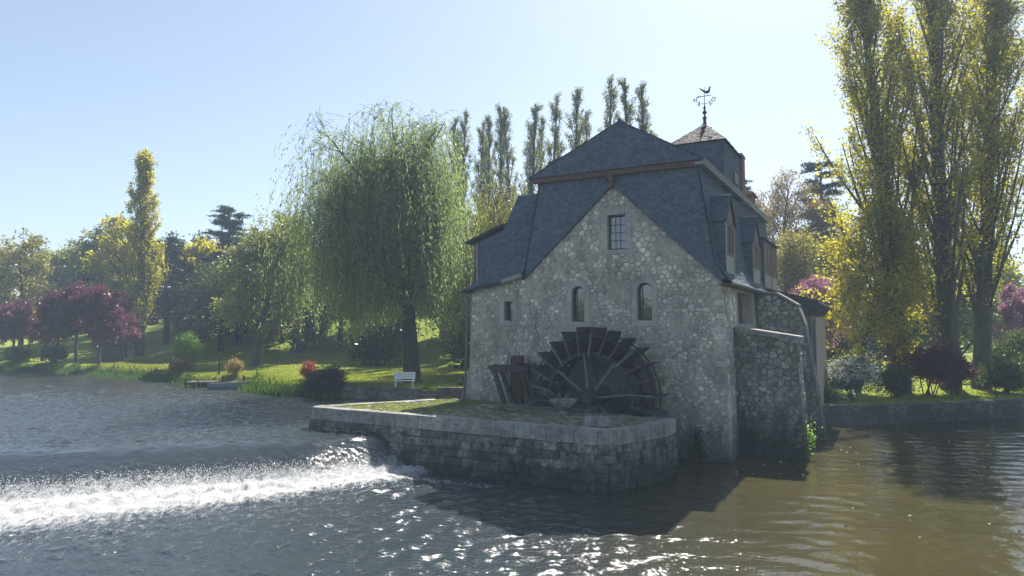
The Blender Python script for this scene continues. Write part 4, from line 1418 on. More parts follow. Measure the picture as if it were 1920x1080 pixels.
m.add([p for r_ in rings for p in r_], [(a * N_ + i, a * N_ + (i + 1) % N_, (a + 1) * N_ + (i + 1) % N_, (a + 1) * N_ + i) for a in range(3) for i in range(N_)])
m.build('basin', MT['coping'], tr)
MB().poly([(x * .76, y * .67, .25) for x, y in oq]).build('soil', MT['soil'], tr)
sk = empty('dead_branch', W(-8.6, -3.9, QT + .03), .4, 'bent dead branch lying on the cobbles near the sluice', 'branch')
MB().tube([(-.75, 0, .06), (-.5, .02, .03), (-.2, -.02, .05), (.15, 0, .1), (.4, .05, .3), (.75, .03, .48)], [.03, .045, .04, .035, .03, .015], 7).build('bough', MT['barkgrey'], sk)
MB().tube([(-.5, .02, .03), (-.75, .1, .18), (-.85, .12, .22)], [.04, .05, .03], 7).build('knot', MT['bark'], sk)


# ------------------------------------------------------------------ leaves, limbs and trees
def leaf_mesh(name, P, size, aspect, rng, tone, axis=None, ax_w=1.0):
    n = len(P)
    a = rng.normal(size=(n, 3))
    a /= np.linalg.norm(a, axis=1, keepdims=True)
    if axis is not None:
        a = a * (1 - ax_w) + np.asarray(axis) * ax_w
        a /= np.linalg.norm(a, axis=1, keepdims=True) + 1e-9
    b = np.cross(a, rng.normal(size=(n, 3)))
    b /= np.linalg.norm(b, axis=1, keepdims=True) + 1e-9
    l = size * (.6 + .8 * rng.random((n, 1)))
    w = l * aspect
    co = np.stack([P - a * l * .5, P + b * w * .5 + a * l * .05, P + a * l * .5, P - b * w * .5 + a * l * .05], 1).reshape(-1, 3)
    return raw_mesh(name, co, np.arange(4 * n).reshape(-1, 4), tone=tone)


def grow(rng, start, dirn, length, k_, up=0.0, wob=.1, droop=0.0):
    n = len(start)
    P = np.zeros((n, k_, 3)); P[:, 0] = start
    d = dirn.copy()
    step = (length / (k_ - 1))[:, None]
    for i in range(1, k_):
        d = d + rng.normal(size=(n, 3)) * wob
        d[:, 2] += up - droop * i / k_
        d /= np.linalg.norm(d, axis=1, keepdims=True)
        P[:, i] = P[:, i - 1] + d * step
    return P


def branch(rng, lines, per, s_rng, ang, lenf, k_, up=0.0, wob=.1, droop=0.0, even=False):
    N, K, _ = lines.shape
    s = s_rng[0] + (s_rng[1] - s_rng[0]) * (np.tile((np.arange(per) + rng.random(per)) / per, (N, 1)) if even else rng.random((N, per)))
    f = s * (K - 1); i = np.minimum(f.astype(int), K - 2); fr = (f - i)[..., None]
    ar = np.arange(N)[:, None]
    p0, p1 = lines[ar, i], lines[ar, i + 1]
    st = (p0 * (1 - fr) + p1 * fr).reshape(-1, 3)
    T = (p1 - p0).reshape(-1, 3); T /= np.linalg.norm(T, axis=1, keepdims=True) + 1e-9
    az = rng.random(len(T)) * 6.283
    ref = np.where(np.abs(T[:, 2:3]) < .9, np.array([[0, 0, 1.]]), np.array([[1., 0, 0]]))
    u_ = np.cross(T, ref); u_ /= np.linalg.norm(u_, axis=1, keepdims=True); v_ = np.cross(T, u_)
    if even: az = (np.tile(np.arange(per) * 2.4, N) + rng.random(len(T)) * .8)
    pr_ = np.cos(az)[:, None] * u_ + np.sin(az)[:, None] * v_
    an = R(1) * (ang[0] + (ang[1] - ang[0]) * rng.random((len(T), 1)))
    d = np.cos(an) * T + np.sin(an) * pr_
    L = lenf(s).reshape(-1) * ((.86 + .28 * rng.random(len(T))) if even else (.7 + .6 * rng.random(len(T))))
    return grow(rng, st, d, L, k_, up, wob, droop), s.reshape(-1), L


def tubes(lines, r0, r1, sides):
    N, K, _ = lines.shape
    T = np.gradient(lines, axis=1); T /= np.linalg.norm(T, axis=2, keepdims=True) + 1e-9
    ref = np.where(np.abs(T[..., 2:3]) < .95, np.array([0, 0, 1.]), np.array([1., 0, 0]))
    u_ = np.cross(T, ref); u_ /= np.linalg.norm(u_, axis=2, keepdims=True) + 1e-9; v_ = np.cross(T, u_)
    r = r0[:, None] + (r1 - r0)[:, None] * np.linspace(0, 1, K)[None]
    an = np.arange(sides) * 2 * math.pi / sides
    co = lines[:, :, None, :] + r[:, :, None, None] * (np.cos(an)[:, None] * u_[:, :, None, :] + np.sin(an)[:, None] * v_[:, :, None, :])
    idx = (np.arange(N)[:, None, None] * K + np.arange(K - 1)[None, :, None]) * sides
    j = np.arange(sides)[None, None, :]; j2 = (j + 1) % sides
    q = np.stack([idx + j, idx + j2, idx + sides + j2, idx + sides + j], -1).reshape(-1, 4)
    return co.reshape(-1, 3), q


def join_tubes(name, groups):
    cs_, qs = [], []; n = 0
    for g in groups:
        c, q = tubes(*g); cs_.append(c); qs.append(q + n); n += len(c)
    return raw_mesh(name, np.concatenate(cs_), np.concatenate(qs), True)


def along(rng, lines, m, sp, s0=.1):
    N, K, _ = lines.shape
    s = s0 + (1 - s0) * rng.random((N, m)); f = s * (K - 1); i = np.minimum(f.astype(int), K - 2); fr = (f - i)[..., None]
    ar = np.arange(N)[:, None]
    p = lines[ar, i] * (1 - fr) + lines[ar, i + 1] * fr
    p = p + rng.normal(size=p.shape) * sp
    t = np.clip(.5 + .16 * rng.normal(size=(N, 1)) + .2 * rng.normal(size=(N, m)), 0, 1)
    return p.reshape(-1, 3), t.reshape(-1)


def make_tree(name, seed, H, r0, trunk_top, levels, leaves, leafmat_, bark, lean=(0, 0), kt=9, twob=.03, crown_name='crown', extra=None):
    """levels: (per, s range, angle range, length function, points, up, wobble, droop, radius); leaves: (per twig, spread, size, aspect)"""
    rng = np.random.default_rng(seed)
    d = np.array([[lean[0], lean[1], 1.]]); d /= np.linalg.norm(d)
    tl = grow(rng, np.array([[0, 0, -.25]]), d, np.array([H * trunk_top]), kt, .02, twob)
    groups = []
    fl = np.array([r0 * 1.25]); groups.append((tl, fl, np.array([r0 * .22]), 10))
    cur = tl; rad = r0; alll = [tl]
    for li, (per, sr, an, lf, k_, upv, wb, dr, rr2) in enumerate(levels):
        cur, s, L = branch(rng, cur, per, sr, an, lf, k_, upv, wb, dr, even=(li == 0))
        rr3 = rr2 * (.6 + .6 * L / (L.max() + 1e-6))
        groups.append((cur, rr3, rr3 * .25, 6 if li == 0 else (4 if li == 1 else 3)))
        alll.append(cur)
    root = empty(name)
    link('trunk', join_tubes('trunk', groups), bark, root)
    m, sp, size, asp = leaves
    P, t = along(rng, cur, m, sp)
    if extra: P2, t2 = along(rng, alll[-2], extra, sp * 1.3, .25); P = np.concatenate([P, P2]); t = np.concatenate([t, t2])
    keep = P[:, 2] > .3
    link(crown_name, leaf_mesh(crown_name, P[keep], size, asp, rng, t[keep]), leafmat_, root)
    return root


def plant(root, x, y, rz=0.0, sc=1.0, label=None, cat=None, group=None, dz=-.05, szf=None):
    root.location = (x, y, gz(x, y) + dz)
    root.rotation_euler = (0, 0, rz)
    root.scale = (sc, sc, szf or sc)
    return tag(root, label, cat, group)


# --- weeping willows
def make_willow(seed, H, r0, spreadr, strands, per, mat, size=.26, low=2.2, thin=.16):
    rng = np.random.default_rng(seed)
    tl = grow(rng, np.array([[0, 0, -.3]]), np.array([[-.1, .02, 1.]]), np.array([H * .52]), 8, .02, .025)
    l1, s, L = branch(rng, tl, 21, (.36, 1.0), (22, 52), lambda s: spreadr * (.95 + .1 * s), 9, .045, .09, .0, even=True)
    l2, s2, L2 = branch(rng, l1, 9, (.2, 1.0), (25, 60), lambda s: spreadr * (.5 - .2 * s), 7, .08, .16, .12)
    cx_ = tl[0, -1, :2]
    l2 = l2[np.linalg.norm(l2[:, -1, :2] - cx_, axis=1) < spreadr * 1.08]
    l3, s3, L3 = branch(rng, l2, 5, (.2, 1.0), (25, 65), lambda s: spreadr * .22 + 0 * s, 5, .0, .2, .25)
    l3 = l3[np.linalg.norm(l3[:, -1, :2] - cx_, axis=1) < spreadr * 1.12]
    root = empty('weeping_willow')
    r1 = np.full(len(l1), r0 * .34); r2 = np.full(len(l2), r0 * .09); r3 = np.full(len(l3), .018)
    link('trunk', join_tubes('trunk', [(tl, np.array([r0 * 1.35]), np.array([r0 * .5]), 12), (l1, r1, r1 * .2, 7), (l2, r2, r2 * .25, 5), (l3, r3, r3 * .5, 3)]), MT['bark'], root)
    allp = np.concatenate([l3[:, 1:].reshape(-1, 3), l2[:, 3:].reshape(-1, 3)])
    pick = allp[rng.integers(0, len(allp), strands)] + rng.normal(size=(strands, 3)) * .25
    pick = pick[np.linalg.norm(pick[:, :2] - cx_, axis=1) < spreadr * .95]; strands = len(pick)
    rad = np.linalg.norm(pick[:, :2] - cx_, axis=1)
    maxlen = np.clip(pick[:, 2] - low - 1.2 * rng.random(strands), .8, None)
    ln = np.clip(1.2 + (.16 + .72 * rng.random(strands) ** 1.15) * pick[:, 2] * np.clip(rad / spreadr, .35, 1.0), .8, maxlen)
    dd = np.concatenate([rng.normal(size=(strands, 2)) * .8, rng.random((strands, 1)) * .5], 1)
    dd[:, :2] += ((pick[:, :2] - cx_) / (rad[:, None] + .1)) * .25
    dd /= np.linalg.norm(dd, axis=1, keepdims=True)
    K = 8
    ST = np.zeros((strands, K, 3)); ST[:, 0] = pick
    d = dd
    for i in range(1, K):
        d = d + np.array([.02, 0, -.75]) + rng.normal(size=(strands, 3)) * .06
        d /= np.linalg.norm(d, axis=1, keepdims=True)
        ST[:, i] = ST[:, i - 1] + d * (ln / (K - 1))[:, None]
    thick = ST[rng.random(strands) < .4]
    tr_ = np.full(len(thick), .009)
    link('strands', join_tubes('strands', [(thick, tr_, tr_ * .6, 3)]), MT['barkgrey'], root)
    s = rng.random((strands, per)) ** .9; f = s * (K - 1); i = np.minimum(f.astype(int), K - 2); fr = (f - i)[..., None]
    ar = np.arange(strands)[:, None]
    P = (ST[ar, i] * (1 - fr) + ST[ar, i + 1] * fr + rng.normal(size=(strands, per, 3)) * .07).reshape(-1, 3)
    axis = (ST[ar, i + 1] - ST[ar, i]).reshape(-1, 3); axis /= np.linalg.norm(axis, axis=1, keepdims=True)
    tone = np.clip(.5 + .2 * rng.normal(size=(strands, 1)) + .16 * rng.normal(size=(strands, per)), 0, 1).reshape(-1)
    link('crown', leaf_mesh('crown', P, size, thin / size * 0.42, rng, tone, axis, .72), mat, root)
    return root


w1_ = make_willow(27, 27.5, .5, 6.7, 7600, 25, MT['willow'], size=.24)
plant(w1_, -7.3, 50.9, 0, 1, 'huge grey-green weeping willow behind the white bench', 'willow tree')
w2_ = make_willow(23, 20.5, .45, 6.5, 3200, 26, MT['willowy'])
plant(w2_, .5, 63, 1.2, 1, 'yellow-green weeping willow close behind the mill roof', 'willow tree')

# --- Lombardy poplars
def poplar(seed, H, leaves, mat, bark, r0=.3, n1=34, n2=7, n3=4, wide=1.0, base=.06, name='poplar_tree', extra=None, twob=.012, ang=(20, 38), up=.085, lean=(0, 0), limb=.06, LOW=.4, tw=1.0):
    return make_tree(name, seed, H, r0, .97, [
        (n1, (base, .96), ang, lambda s: H * wide * (.33 * (1 - s) ** .95 + .018) * np.clip(LOW + 2.2 * s, 0, 1), 8, up, .05, 0, limb * H / 26),
        (n2, (.15, 1.0), (14, 34), lambda s: H * wide * tw * (.085 - .05 * s), 5, .14, .07, 0, .022),
        (n3, (.1, 1.0), (18, 45), lambda s: H * wide * tw * .028 + 0 * s, 3, .06, .1, 0, .008)], leaves, mat, bark, twob=twob, extra=extra, lean=lean)


rows = [(837, 213, 83), (867, 204, 81), (892, 217, 84), (935, 190, 77), (963, 190, 76), (997, 180, 74), (1028, 167, 72), (1070, 156, 70), (1104, 193, 75), (1140, 140, 67), (1180, 140, 66), (1218, 150, 65), (905, 262, 86), (1048, 250, 80), (1093, 240, 80), (1240, 235, 70), (985, 260, 86), (850, 260, 88), (1012, 215, 79), (912, 212, 80)]
protos = [poplar(300 + i, 28, (8, .11, .15, .6), MT['poplargrey'], MT['barkgrey'], r0=.26, n1=38, n2=8, n3=4, wide=.9, ang=(12, 26), up=.1, tw=.55) for i in range(4)]
ordn = ['first', 'second', 'third', 'fourth', 'fifth', 'sixth', 'seventh', 'eighth', 'ninth', 'tenth', 'eleventh', 'twelfth', 'thirteenth', 'fourteenth', 'fifteenth', 'sixteenth', 'seventeenth', 'eighteenth', 'nineteenth', 'twentieth']
rng = np.random.default_rng(8)
for rank, (px, py, dy) in enumerate(sorted(rows)):
    x = (px - 960) / 1290 * dy
    top = 6 + (615 - py) / 1290 * dy
    g0 = gz(x, dy)
    o = protos[rank] if rank < 4 else copy_tree(protos[rank % 4])
    sc = (top - g0) / 27
    plant(o, x, dy, rng.random() * 6, sc * (.8 + .35 * rng.random()), ordn[rank] + ' from the left of the thin half-bare poplars in the row behind the mill', 'poplar tree', 'row of thin poplars behind the mill', szf=sc)

lp = poplar(41, 27.0, (9, .16, .22, .7), MT['poplar'], MT['bark'], r0=.5, n1=64, n2=9, n3=5, wide=1.1, base=.03, ang=(13, 28), up=.085, LOW=.9, tw=.75, twob=.005)
plant(lp, -48, 89, .5, 1, 'tall narrow poplar standing alone among the plum trees on the far lawn', 'poplar tree')

bp = [(29.3, 52.2, 34, .62, 51, 0.4, 'tall multi-stemmed poplar with bare dark trunk right behind the white-flowering shrub'),
      (33.6, 53.0, 36, .62, 52, 2.2, 'tallest yellow-green poplar rising behind the purple shrub'),
      (36.8, 54.4, 33, .55, 53, 4.0, 'right-hand poplar of the three whose stems lean out over the hedge')]
bl = [(-.05, 0), (0, .02), (.07, 0)]
for (x, y, H_, r_, sd_, rz, lb), ln in zip(bp, bl):
    o = poplar(sd_, H_, (8, .17, .2, .75), MT['poplar'], MT['barkgrey'], r0=r_, n1=50, n2=11, n3=6, wide=1.3, base=.07, extra=5, ang=(14, 32), up=.075, lean=ln, limb=.1, LOW=.75)
    plant(o, x, y, 0, 1, lb, 'poplar tree', 'big poplars on the right bank')


def broad(name, seed, H, spreadr, leaves, mat, bark, r0=.28, n1=16, n2=8, n3=6, base=.25, ang=(35, 75), up=.06, trunk_top=.85, lean=(0, 0), twob=.05, top=.35, droop=0.0, extra=None):
    return make_tree(name, seed, H, r0, trunk_top, [
        (n1, (base, .98), ang, lambda s: spreadr * (1 - (1 - top) * np.clip((s - base) / (1 - base), 0, 1) ** 1.5), 7, up, .12, droop, r0 * .3),
        (n2, (.2, 1.0), (25, 65), lambda s: spreadr * (.5 - .2 * s), 5, up * .6, .16, droop, r0 * .1),
        (n3, (.15, 1.0), (25, 70), lambda s: spreadr * .2 + 0 * s, 4, .02, .2, droop, .012)], leaves, mat, bark, lean=lean, twob=twob, extra=extra)


o = broad('maple_tree', 62, 14.5, 5.4, (15, .22, .22, .8), MT['poplaryellow'], MT['bark'], r0=.22, n1=22, n2=10, n3=6, base=.12, ang=(30, 65), top=.3)
plant(o, 25.2, 50.6, 2.0, 1, 'bright yellow-green young tree in front of the big poplars', 'tree')

o = broad('alder_tree', 63, 16.8, 5.6, (20, .24, .24, .8), MT['oak'], MT['barkgrey'], r0=.42, n1=22, n2=10, n3=6, base=.2, ang=(40, 80), top=.4)
plant(o, -27.2, 73.3, 0, 1, 'rounded grey-green tree with pale trunk on the lawn left of the willow', 'tree')
o = broad('alder_tree', 64, 17.5, 5.5, (13, .26, .26, .7), MT['ochre'], MT['barkgrey'], r0=.4, n1=20, n2=9, n3=6, base=.3, top=.5, up=.1)
plant(o, -26.5, 86, 1, .95, 'thin-leaved brownish tree half hidden behind the rounded grey-green tree', 'tree')

bg = [  # far trees on the left and behind the house
    (-69, 97, 17.5, 5.0, 'ochre', 9, 71, 'nearly bare conical tree at the far left edge', .15, (50, 85)),
    (-80, 118, 16.5, 6.5, 'oak', 18, 72, 'green rounded tree at the far end of the left bank', .2, (35, 75)),
    (-88, 112, 16, 6.5, 'ochre', 20, 73, 'ochre tree at the far-left end of the wood', .2, (35, 75)),
    (-74, 124, 18, 7, 'ochre', 22, 74, 'ochre domed tree behind the plum trees', .2, (35, 75)),
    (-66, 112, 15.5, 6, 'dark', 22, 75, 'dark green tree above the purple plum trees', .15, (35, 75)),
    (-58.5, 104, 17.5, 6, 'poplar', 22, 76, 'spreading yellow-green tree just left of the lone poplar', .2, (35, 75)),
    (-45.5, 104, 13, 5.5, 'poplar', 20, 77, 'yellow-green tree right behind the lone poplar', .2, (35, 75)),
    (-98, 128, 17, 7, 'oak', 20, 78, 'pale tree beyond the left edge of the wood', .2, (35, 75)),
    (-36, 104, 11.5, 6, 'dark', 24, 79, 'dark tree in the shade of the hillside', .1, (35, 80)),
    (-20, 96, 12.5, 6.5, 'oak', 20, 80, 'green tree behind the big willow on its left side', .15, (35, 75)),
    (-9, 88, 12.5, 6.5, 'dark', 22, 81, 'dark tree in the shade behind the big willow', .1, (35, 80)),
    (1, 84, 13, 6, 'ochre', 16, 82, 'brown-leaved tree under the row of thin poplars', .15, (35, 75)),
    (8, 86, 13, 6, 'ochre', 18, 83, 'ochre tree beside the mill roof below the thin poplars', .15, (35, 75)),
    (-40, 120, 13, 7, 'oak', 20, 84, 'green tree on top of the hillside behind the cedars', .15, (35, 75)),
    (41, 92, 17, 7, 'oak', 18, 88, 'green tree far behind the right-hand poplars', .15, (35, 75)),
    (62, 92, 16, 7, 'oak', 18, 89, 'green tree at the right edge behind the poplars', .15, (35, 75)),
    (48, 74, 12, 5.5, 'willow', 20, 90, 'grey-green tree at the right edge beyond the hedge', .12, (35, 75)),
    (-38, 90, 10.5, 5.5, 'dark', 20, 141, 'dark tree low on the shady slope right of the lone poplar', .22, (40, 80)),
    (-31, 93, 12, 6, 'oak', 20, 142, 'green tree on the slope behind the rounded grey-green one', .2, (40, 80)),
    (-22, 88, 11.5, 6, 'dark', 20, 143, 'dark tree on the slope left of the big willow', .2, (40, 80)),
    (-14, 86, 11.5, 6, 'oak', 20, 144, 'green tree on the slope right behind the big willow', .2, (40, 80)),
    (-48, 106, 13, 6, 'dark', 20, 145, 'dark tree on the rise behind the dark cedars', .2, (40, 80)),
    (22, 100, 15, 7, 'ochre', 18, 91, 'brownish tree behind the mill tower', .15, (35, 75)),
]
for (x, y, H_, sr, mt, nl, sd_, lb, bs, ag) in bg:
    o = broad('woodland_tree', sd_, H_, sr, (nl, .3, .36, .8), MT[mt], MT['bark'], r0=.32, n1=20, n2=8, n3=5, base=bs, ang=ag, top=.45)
    plant(o, x, y, sd_, 1, lb, 'tree')

for (x, y, H_, sr, mt, nl, sd_, lb) in (
        (26.3, 74, 22.5, 4.0, 'brown', 11, 92, 'tall thin brown-leaved tree right behind the far dormers'),
        (30.5, 80, 25, 4.6, 'brown', 10, 93, 'tallest half-bare tree behind the right end of the mill'),
        (35.0, 78, 21, 4.8, 'brown', 12, 94, 'brown-leaved tree between the mill and the yellow-green tree'),
        (28.5, 68, 15, 4.0, 'ochre', 14, 95, 'ivy-clad ochre tree behind the annex roof')):
    o = broad('woodland_tree', sd_, H_, sr, (nl, .3, .2, .75), MT[mt], MT['bark'], r0=.3, n1=28, n2=8, n3=5, base=.22, ang=(25, 60), top=.35, up=.08)
    plant(o, x, y, sd_, 1, lb, 'tree')


# --- cedars
def cedar(seed, H, sr, base=.2):
    rng = np.random.default_rng(seed)
    tl = grow(rng, np.array([[0, 0, -.3]]), np.array([[0, 0, 1.]]), np.array([H]), 10, .02, .02)
    l1, s, L = branch(rng, tl, 44, (base, .995), (62, 100), lambda s: sr * (1.1 - .92 * s) * (.35 + .9 * rng.random(s.shape)), 8, .03, .08, 0.03, even=True)
    l2, _, _ = branch(rng, l1, 12, (.2, 1.0), (35, 70), lambda s: sr * (.42 - .22 * s), 5, .0, .12, .08)
    l2[..., 2] = l2[:, :1, 2] + (l2[..., 2] - l2[:, :1, 2]) * .25
    root = empty('cedar_tree')
    r1 = np.full(len(l1), .11); r2 = np.full(len(l2), .03)
    link('trunk', join_tubes('trunk', [(tl, np.array([.5]), np.array([.06]), 9), (l1, r1, r1 * .25, 5), (l2, r2, r2 * .4, 3)]), MT['bark'], root)
    P, t = along(rng, l2, 60, np.array([.26, .26, .08]))
    link('crown', leaf_mesh('crown', P, .3, .35, rng, t), MT['cedar'], root)
    return root


for sd_, x, y, H_, sr, lb in ((101, -41, 99, 18.5, 6.0, 'dark blue cedar whose flat top shows above the trees left of the willow'),
                              (102, -48.5, 97, 14.5, 6.5, 'dark cedar filling the shade right of the lone poplar'),
                              (103, -37, 93, 12.5, 6.0, 'low dark cedar on the shady hillside'),
                              (104, 38.0, 84, 25.5, 5.2, 'dark blue cedar between the mill and the tall poplars'),
                              (105, 27.5, 86, 24.0, 5.5, 'dark cedar half hidden behind the tower chimney')):
    plant(cedar(sd_, H_, sr), x, y, sd_, 1, lb, 'cedar tree')


# --- purple plums and pink cherries
pps = [broad('plum_tree', 120 + i, 8.2, 2.7, (30, .16, .17, .75), MT['plum'], MT['barkgrey'], r0=.17, n1=20, n2=8, n3=5, base=.33, ang=(25, 62), top=.6, up=.09) for i in range(3)]
plums = [(-44.6, 74.6, 1.0, 'purple plum tree nearest the lone poplar, closest to the water'), (-49.6, 78.6, 1.05, 'tall purple plum tree in the middle of the dark clump'),
         (-53.6, 81.0, .98, 'dark purple plum tree second from the middle of the clump'), (-57.5, 84.5, .9, 'purple plum tree beside the small yellow-green one'),
         (-61.6, 86.5, .86, 'dark plum tree at the left end of the clump'), (-65.5, 90.5, .86, 'purple plum tree at the far-left edge of the lawn'),
         (-63.2, 84.0, .8, 'small purple plum tree cut by the left edge of the picture'), (-49.5, 88.5, .9, 'paler purple plum tree standing behind, beside the trunk of the lone poplar')]
for i, (x, y, sc, lb) in enumerate(plums):
    o = pps[i] if i < 3 else copy_tree(pps[i % 3])
    plant(o, x, y, i * 1.7, sc, lb, 'plum tree', 'purple plum trees on the far lawn')
o = broad('plum_tree', 131, 5.2, 2.6, (26, .16, .17, .75), MT['plumpink'], MT['barkgrey'], r0=.12, n1=16, n2=8, n3=5, base=.2, ang=(35, 80), top=.6, droop=.06)
plant(o, -46.2, 82, 1, 1, 'low pinkish plum tree at the foot of the lone poplar', 'plum tree')
o = broad('maple_tree', 132, 6.8, 1.7, (24, .16, .2, .75), MT['poplaryellow'], MT['barkgrey'], r0=.12, n1=14, n2=7, n3=5, base=.4, ang=(25, 70), top=.6)
plant(o, -63.0, 90.0, 1, .95, 'small yellow-green tree among the purple plum trees', 'tree')
o = broad('cherry_tree', 133, 8.8, 3.4, (34, .16, .16, .8), MT['cherry'], MT['bark'], r0=.16, n1=18, n2=9, n3=5, base=.2, ang=(30, 70), top=.6)
plant(o, 27.6, 62, 1, 1, 'pink blossoming cherry tree behind the annex roof', 'cherry tree')
o = broad('cherry_tree', 134, 9.0, 2.2, (30, .16, .16, .8), MT['cherry'], MT['bark'], r0=.14, n1=14, n2=7, n3=5, base=.4, ang=(30, 70), top=.6)
plant(o, 49.5, 68.5, 1, 1, 'pink blossoming tree at the right edge behind the hedge', 'cherry tree')


# --- bushes: many small sprays over uneven lobes
def bush(name, seed, H, r, n, mat, leafsize=.1, lobes=14, squash=1.0, bloom=None, stems=9, aspect=.6, shell=.5):
    rng = np.random.default_rng(seed)
    root = empty(name)
    c = rng.normal(size=(lobes, 3)); c /= np.linalg.norm(c, axis=1, keepdims=True); c *= (.25 + .6 * rng.random((lobes, 1)))
    c[:, 2] = np.abs(c[:, 2]) * .9 - .1 + .25 * rng.random(lobes)
    cen = np.stack([c[:, 0] * r * .75, c[:, 1] * r * .75, H * (.34 + .46 * c[:, 2])], 1)
    lr = r * (.28 + .22 * rng.random(lobes))
    ns = n // 14
    k_ = rng.integers(0, lobes, ns)
    d = rng.normal(size=(ns, 3)); d /= np.linalg.norm(d, axis=1, keepdims=True)
    q = cen[k_] + d * (lr[k_] * (shell + (1 - shell) * rng.random(ns) ** .5))[:, None]
    P = (q[:, None, :] + rng.normal(size=(ns, 14, 3)) * leafsize * 1.3).reshape(-1, 3)
    t = np.clip(.5 + .18 * rng.normal(size=(ns, 1)) + .2 * rng.normal(size=(ns, 14)), 0, 1).reshape(-1)
    keep = P[:, 2] > .02
    st_ = np.zeros((stems, 3)); st_[:, :2] = rng.normal(size=(stems, 2)) * r * .1; st_[:, 2] = -.1
    tgt = cen[rng.integers(0, lobes, stems)]
    ln_ = np.stack([st_ + (tgt - st_) * f_ + rng.normal(size=(stems, 3)) * .03 for f_ in np.linspace(0, 1, 5)], 1)
    rr_2 = np.full(stems, .035 * max(1, r / 1.6))
    link('stems', join_tubes('stems', [(ln_, rr_2, rr_2 * .3, 5)]), MT['bark'], root)
    link('foliage', leaf_mesh('foliage', P[keep], leafsize, aspect, rng, t[keep]), mat, root)
    if bloom:
        nb_ = bloom[1]
        k2 = rng.integers(0, lobes, nb_)
        d2 = rng.normal(size=(nb_, 3)); d2[:, 2] = np.abs(d2[:, 2]) - .3; d2 /= np.linalg.norm(d2, axis=1, keepdims=True)
        qb = cen[k2] + d2 * (lr[k2] * 1.06)[:, None]
        Pb = (qb[:, None] + rng.normal(size=(nb_, 9, 3)) * np.array([.07, .07, .03])).reshape(-1, 3)
        ok = Pb[:, 2] > .2
        link('blossom', leaf_mesh('blossom', Pb[ok], .075, .9, rng, rng.random(ok.sum())), bloom[0], root)
    return root


plant(bush('laurel_bush', 201, 2.9, 1.75, 15000, MT['bush'], .12), -12.9, 48.4, 0, 1, 'dark glossy round bush on the bank left of the low garden wall', 'bush')
plant(bush('azalea_bush', 202, 1.9, .8, 3500, MT['redbush'], .1), -15.6, 53.0, 0, 1, 'small red-leaved bush beside the dark round bush', 'bush')
plant(bush('cypress_bush', 203, 4.3, 1.8, 12000, MT['bright'], .14, shell=.7), -30.2, 64.4, 0, 1, 'bright green rounded bush on the far bank', 'bush')
plant(bush('hazel_bush', 204, 1.5, 1.4, 6000, MT['drybush'], .12), -30.2, 62.9, 0, 1, 'grey-brown bush just in front of the bright green one', 'bush')
plant(bush('willow_bush', 205, 1.8, .95, 3600, MT['brown'], .1), -23.4, 58.4, 0, 1, 'small orange-brown bush by the wooden jetty', 'bush')
plant(bush('laurel_bush', 206, 2.2, 1.6, 4500, MT['bush'], .16), -52.0, 78.6, 0, 1, 'dark bush at the water edge under the plum trees', 'bush')
plant(bush('laurel_bush', 207, 1.6, 2.0, 4500, MT['dark'], .16), -58.5, 81.8, 0, 1, 'low green bush at the water edge on the far left', 'bush')
plant(bush('laurel_bush', 208, 1.2, 1.4, 3000, MT['dark'], .16), -47, 80.5, 0, 1, 'green shrub between the plum tree trunks', 'bush')
plant(bush('viburnum_bush', 211, 3.5, 2.1, 17000, MT['dark'], .1, lobes=18, bloom=(MT['whitebloom'], 1500)), 22.4, 45.6, 0, 1, 'white-flowering shrub over the canal wall beside the annex', 'bush')
plant(bush('purple_bush', 212, 5.0, 2.3, 17000, MT['plum'], .12, lobes=20), 29.6, 49.2, 0, 1, 'large dark purple shrub under the tall poplars', 'bush')
plant(bush('purple_bush', 213, 3.6, 1.6, 7000, MT['plum'], .12), 31.9, 49.8, 0, 1, 'smaller reddish purple shrub right beside the large purple one', 'bush')
plant(bush('laurel_bush', 214, 2.6, 1.7, 8000, MT['bush'], .12), 26.2, 47.6, 0, 1, 'dark shrub between the white-flowering shrub and the purple one', 'bush')
plant(bush('hedge_bush', 215, 2.9, 2.2, 9000, MT['dark'], .13), 35.6, 50.2, 0, 1, 'green bush right of the purple shrub on the canal bank', 'bush')
plant(bush('hedge_bush', 216, 3.6, 2.6, 10000, MT['dark'], .14), 39.6, 52.0, 0, 1, 'taller green bush at the right edge of the canal bank', 'bush')
plant(bush('hedge_bush', 217, 6.0, 3.4, 10000, MT['dark'], .2), 44.0, 60.0, 0, 1, 'large dark bush behind the canal hedge at the right edge', 'bush')
plant(bush('laurel_bush', 218, 1.1, 1.0, 2600, MT['dark'], .1), 20.3, 44.4, 0, 1, 'low dark plant on the canal wall at the corner of the annex', 'bush')
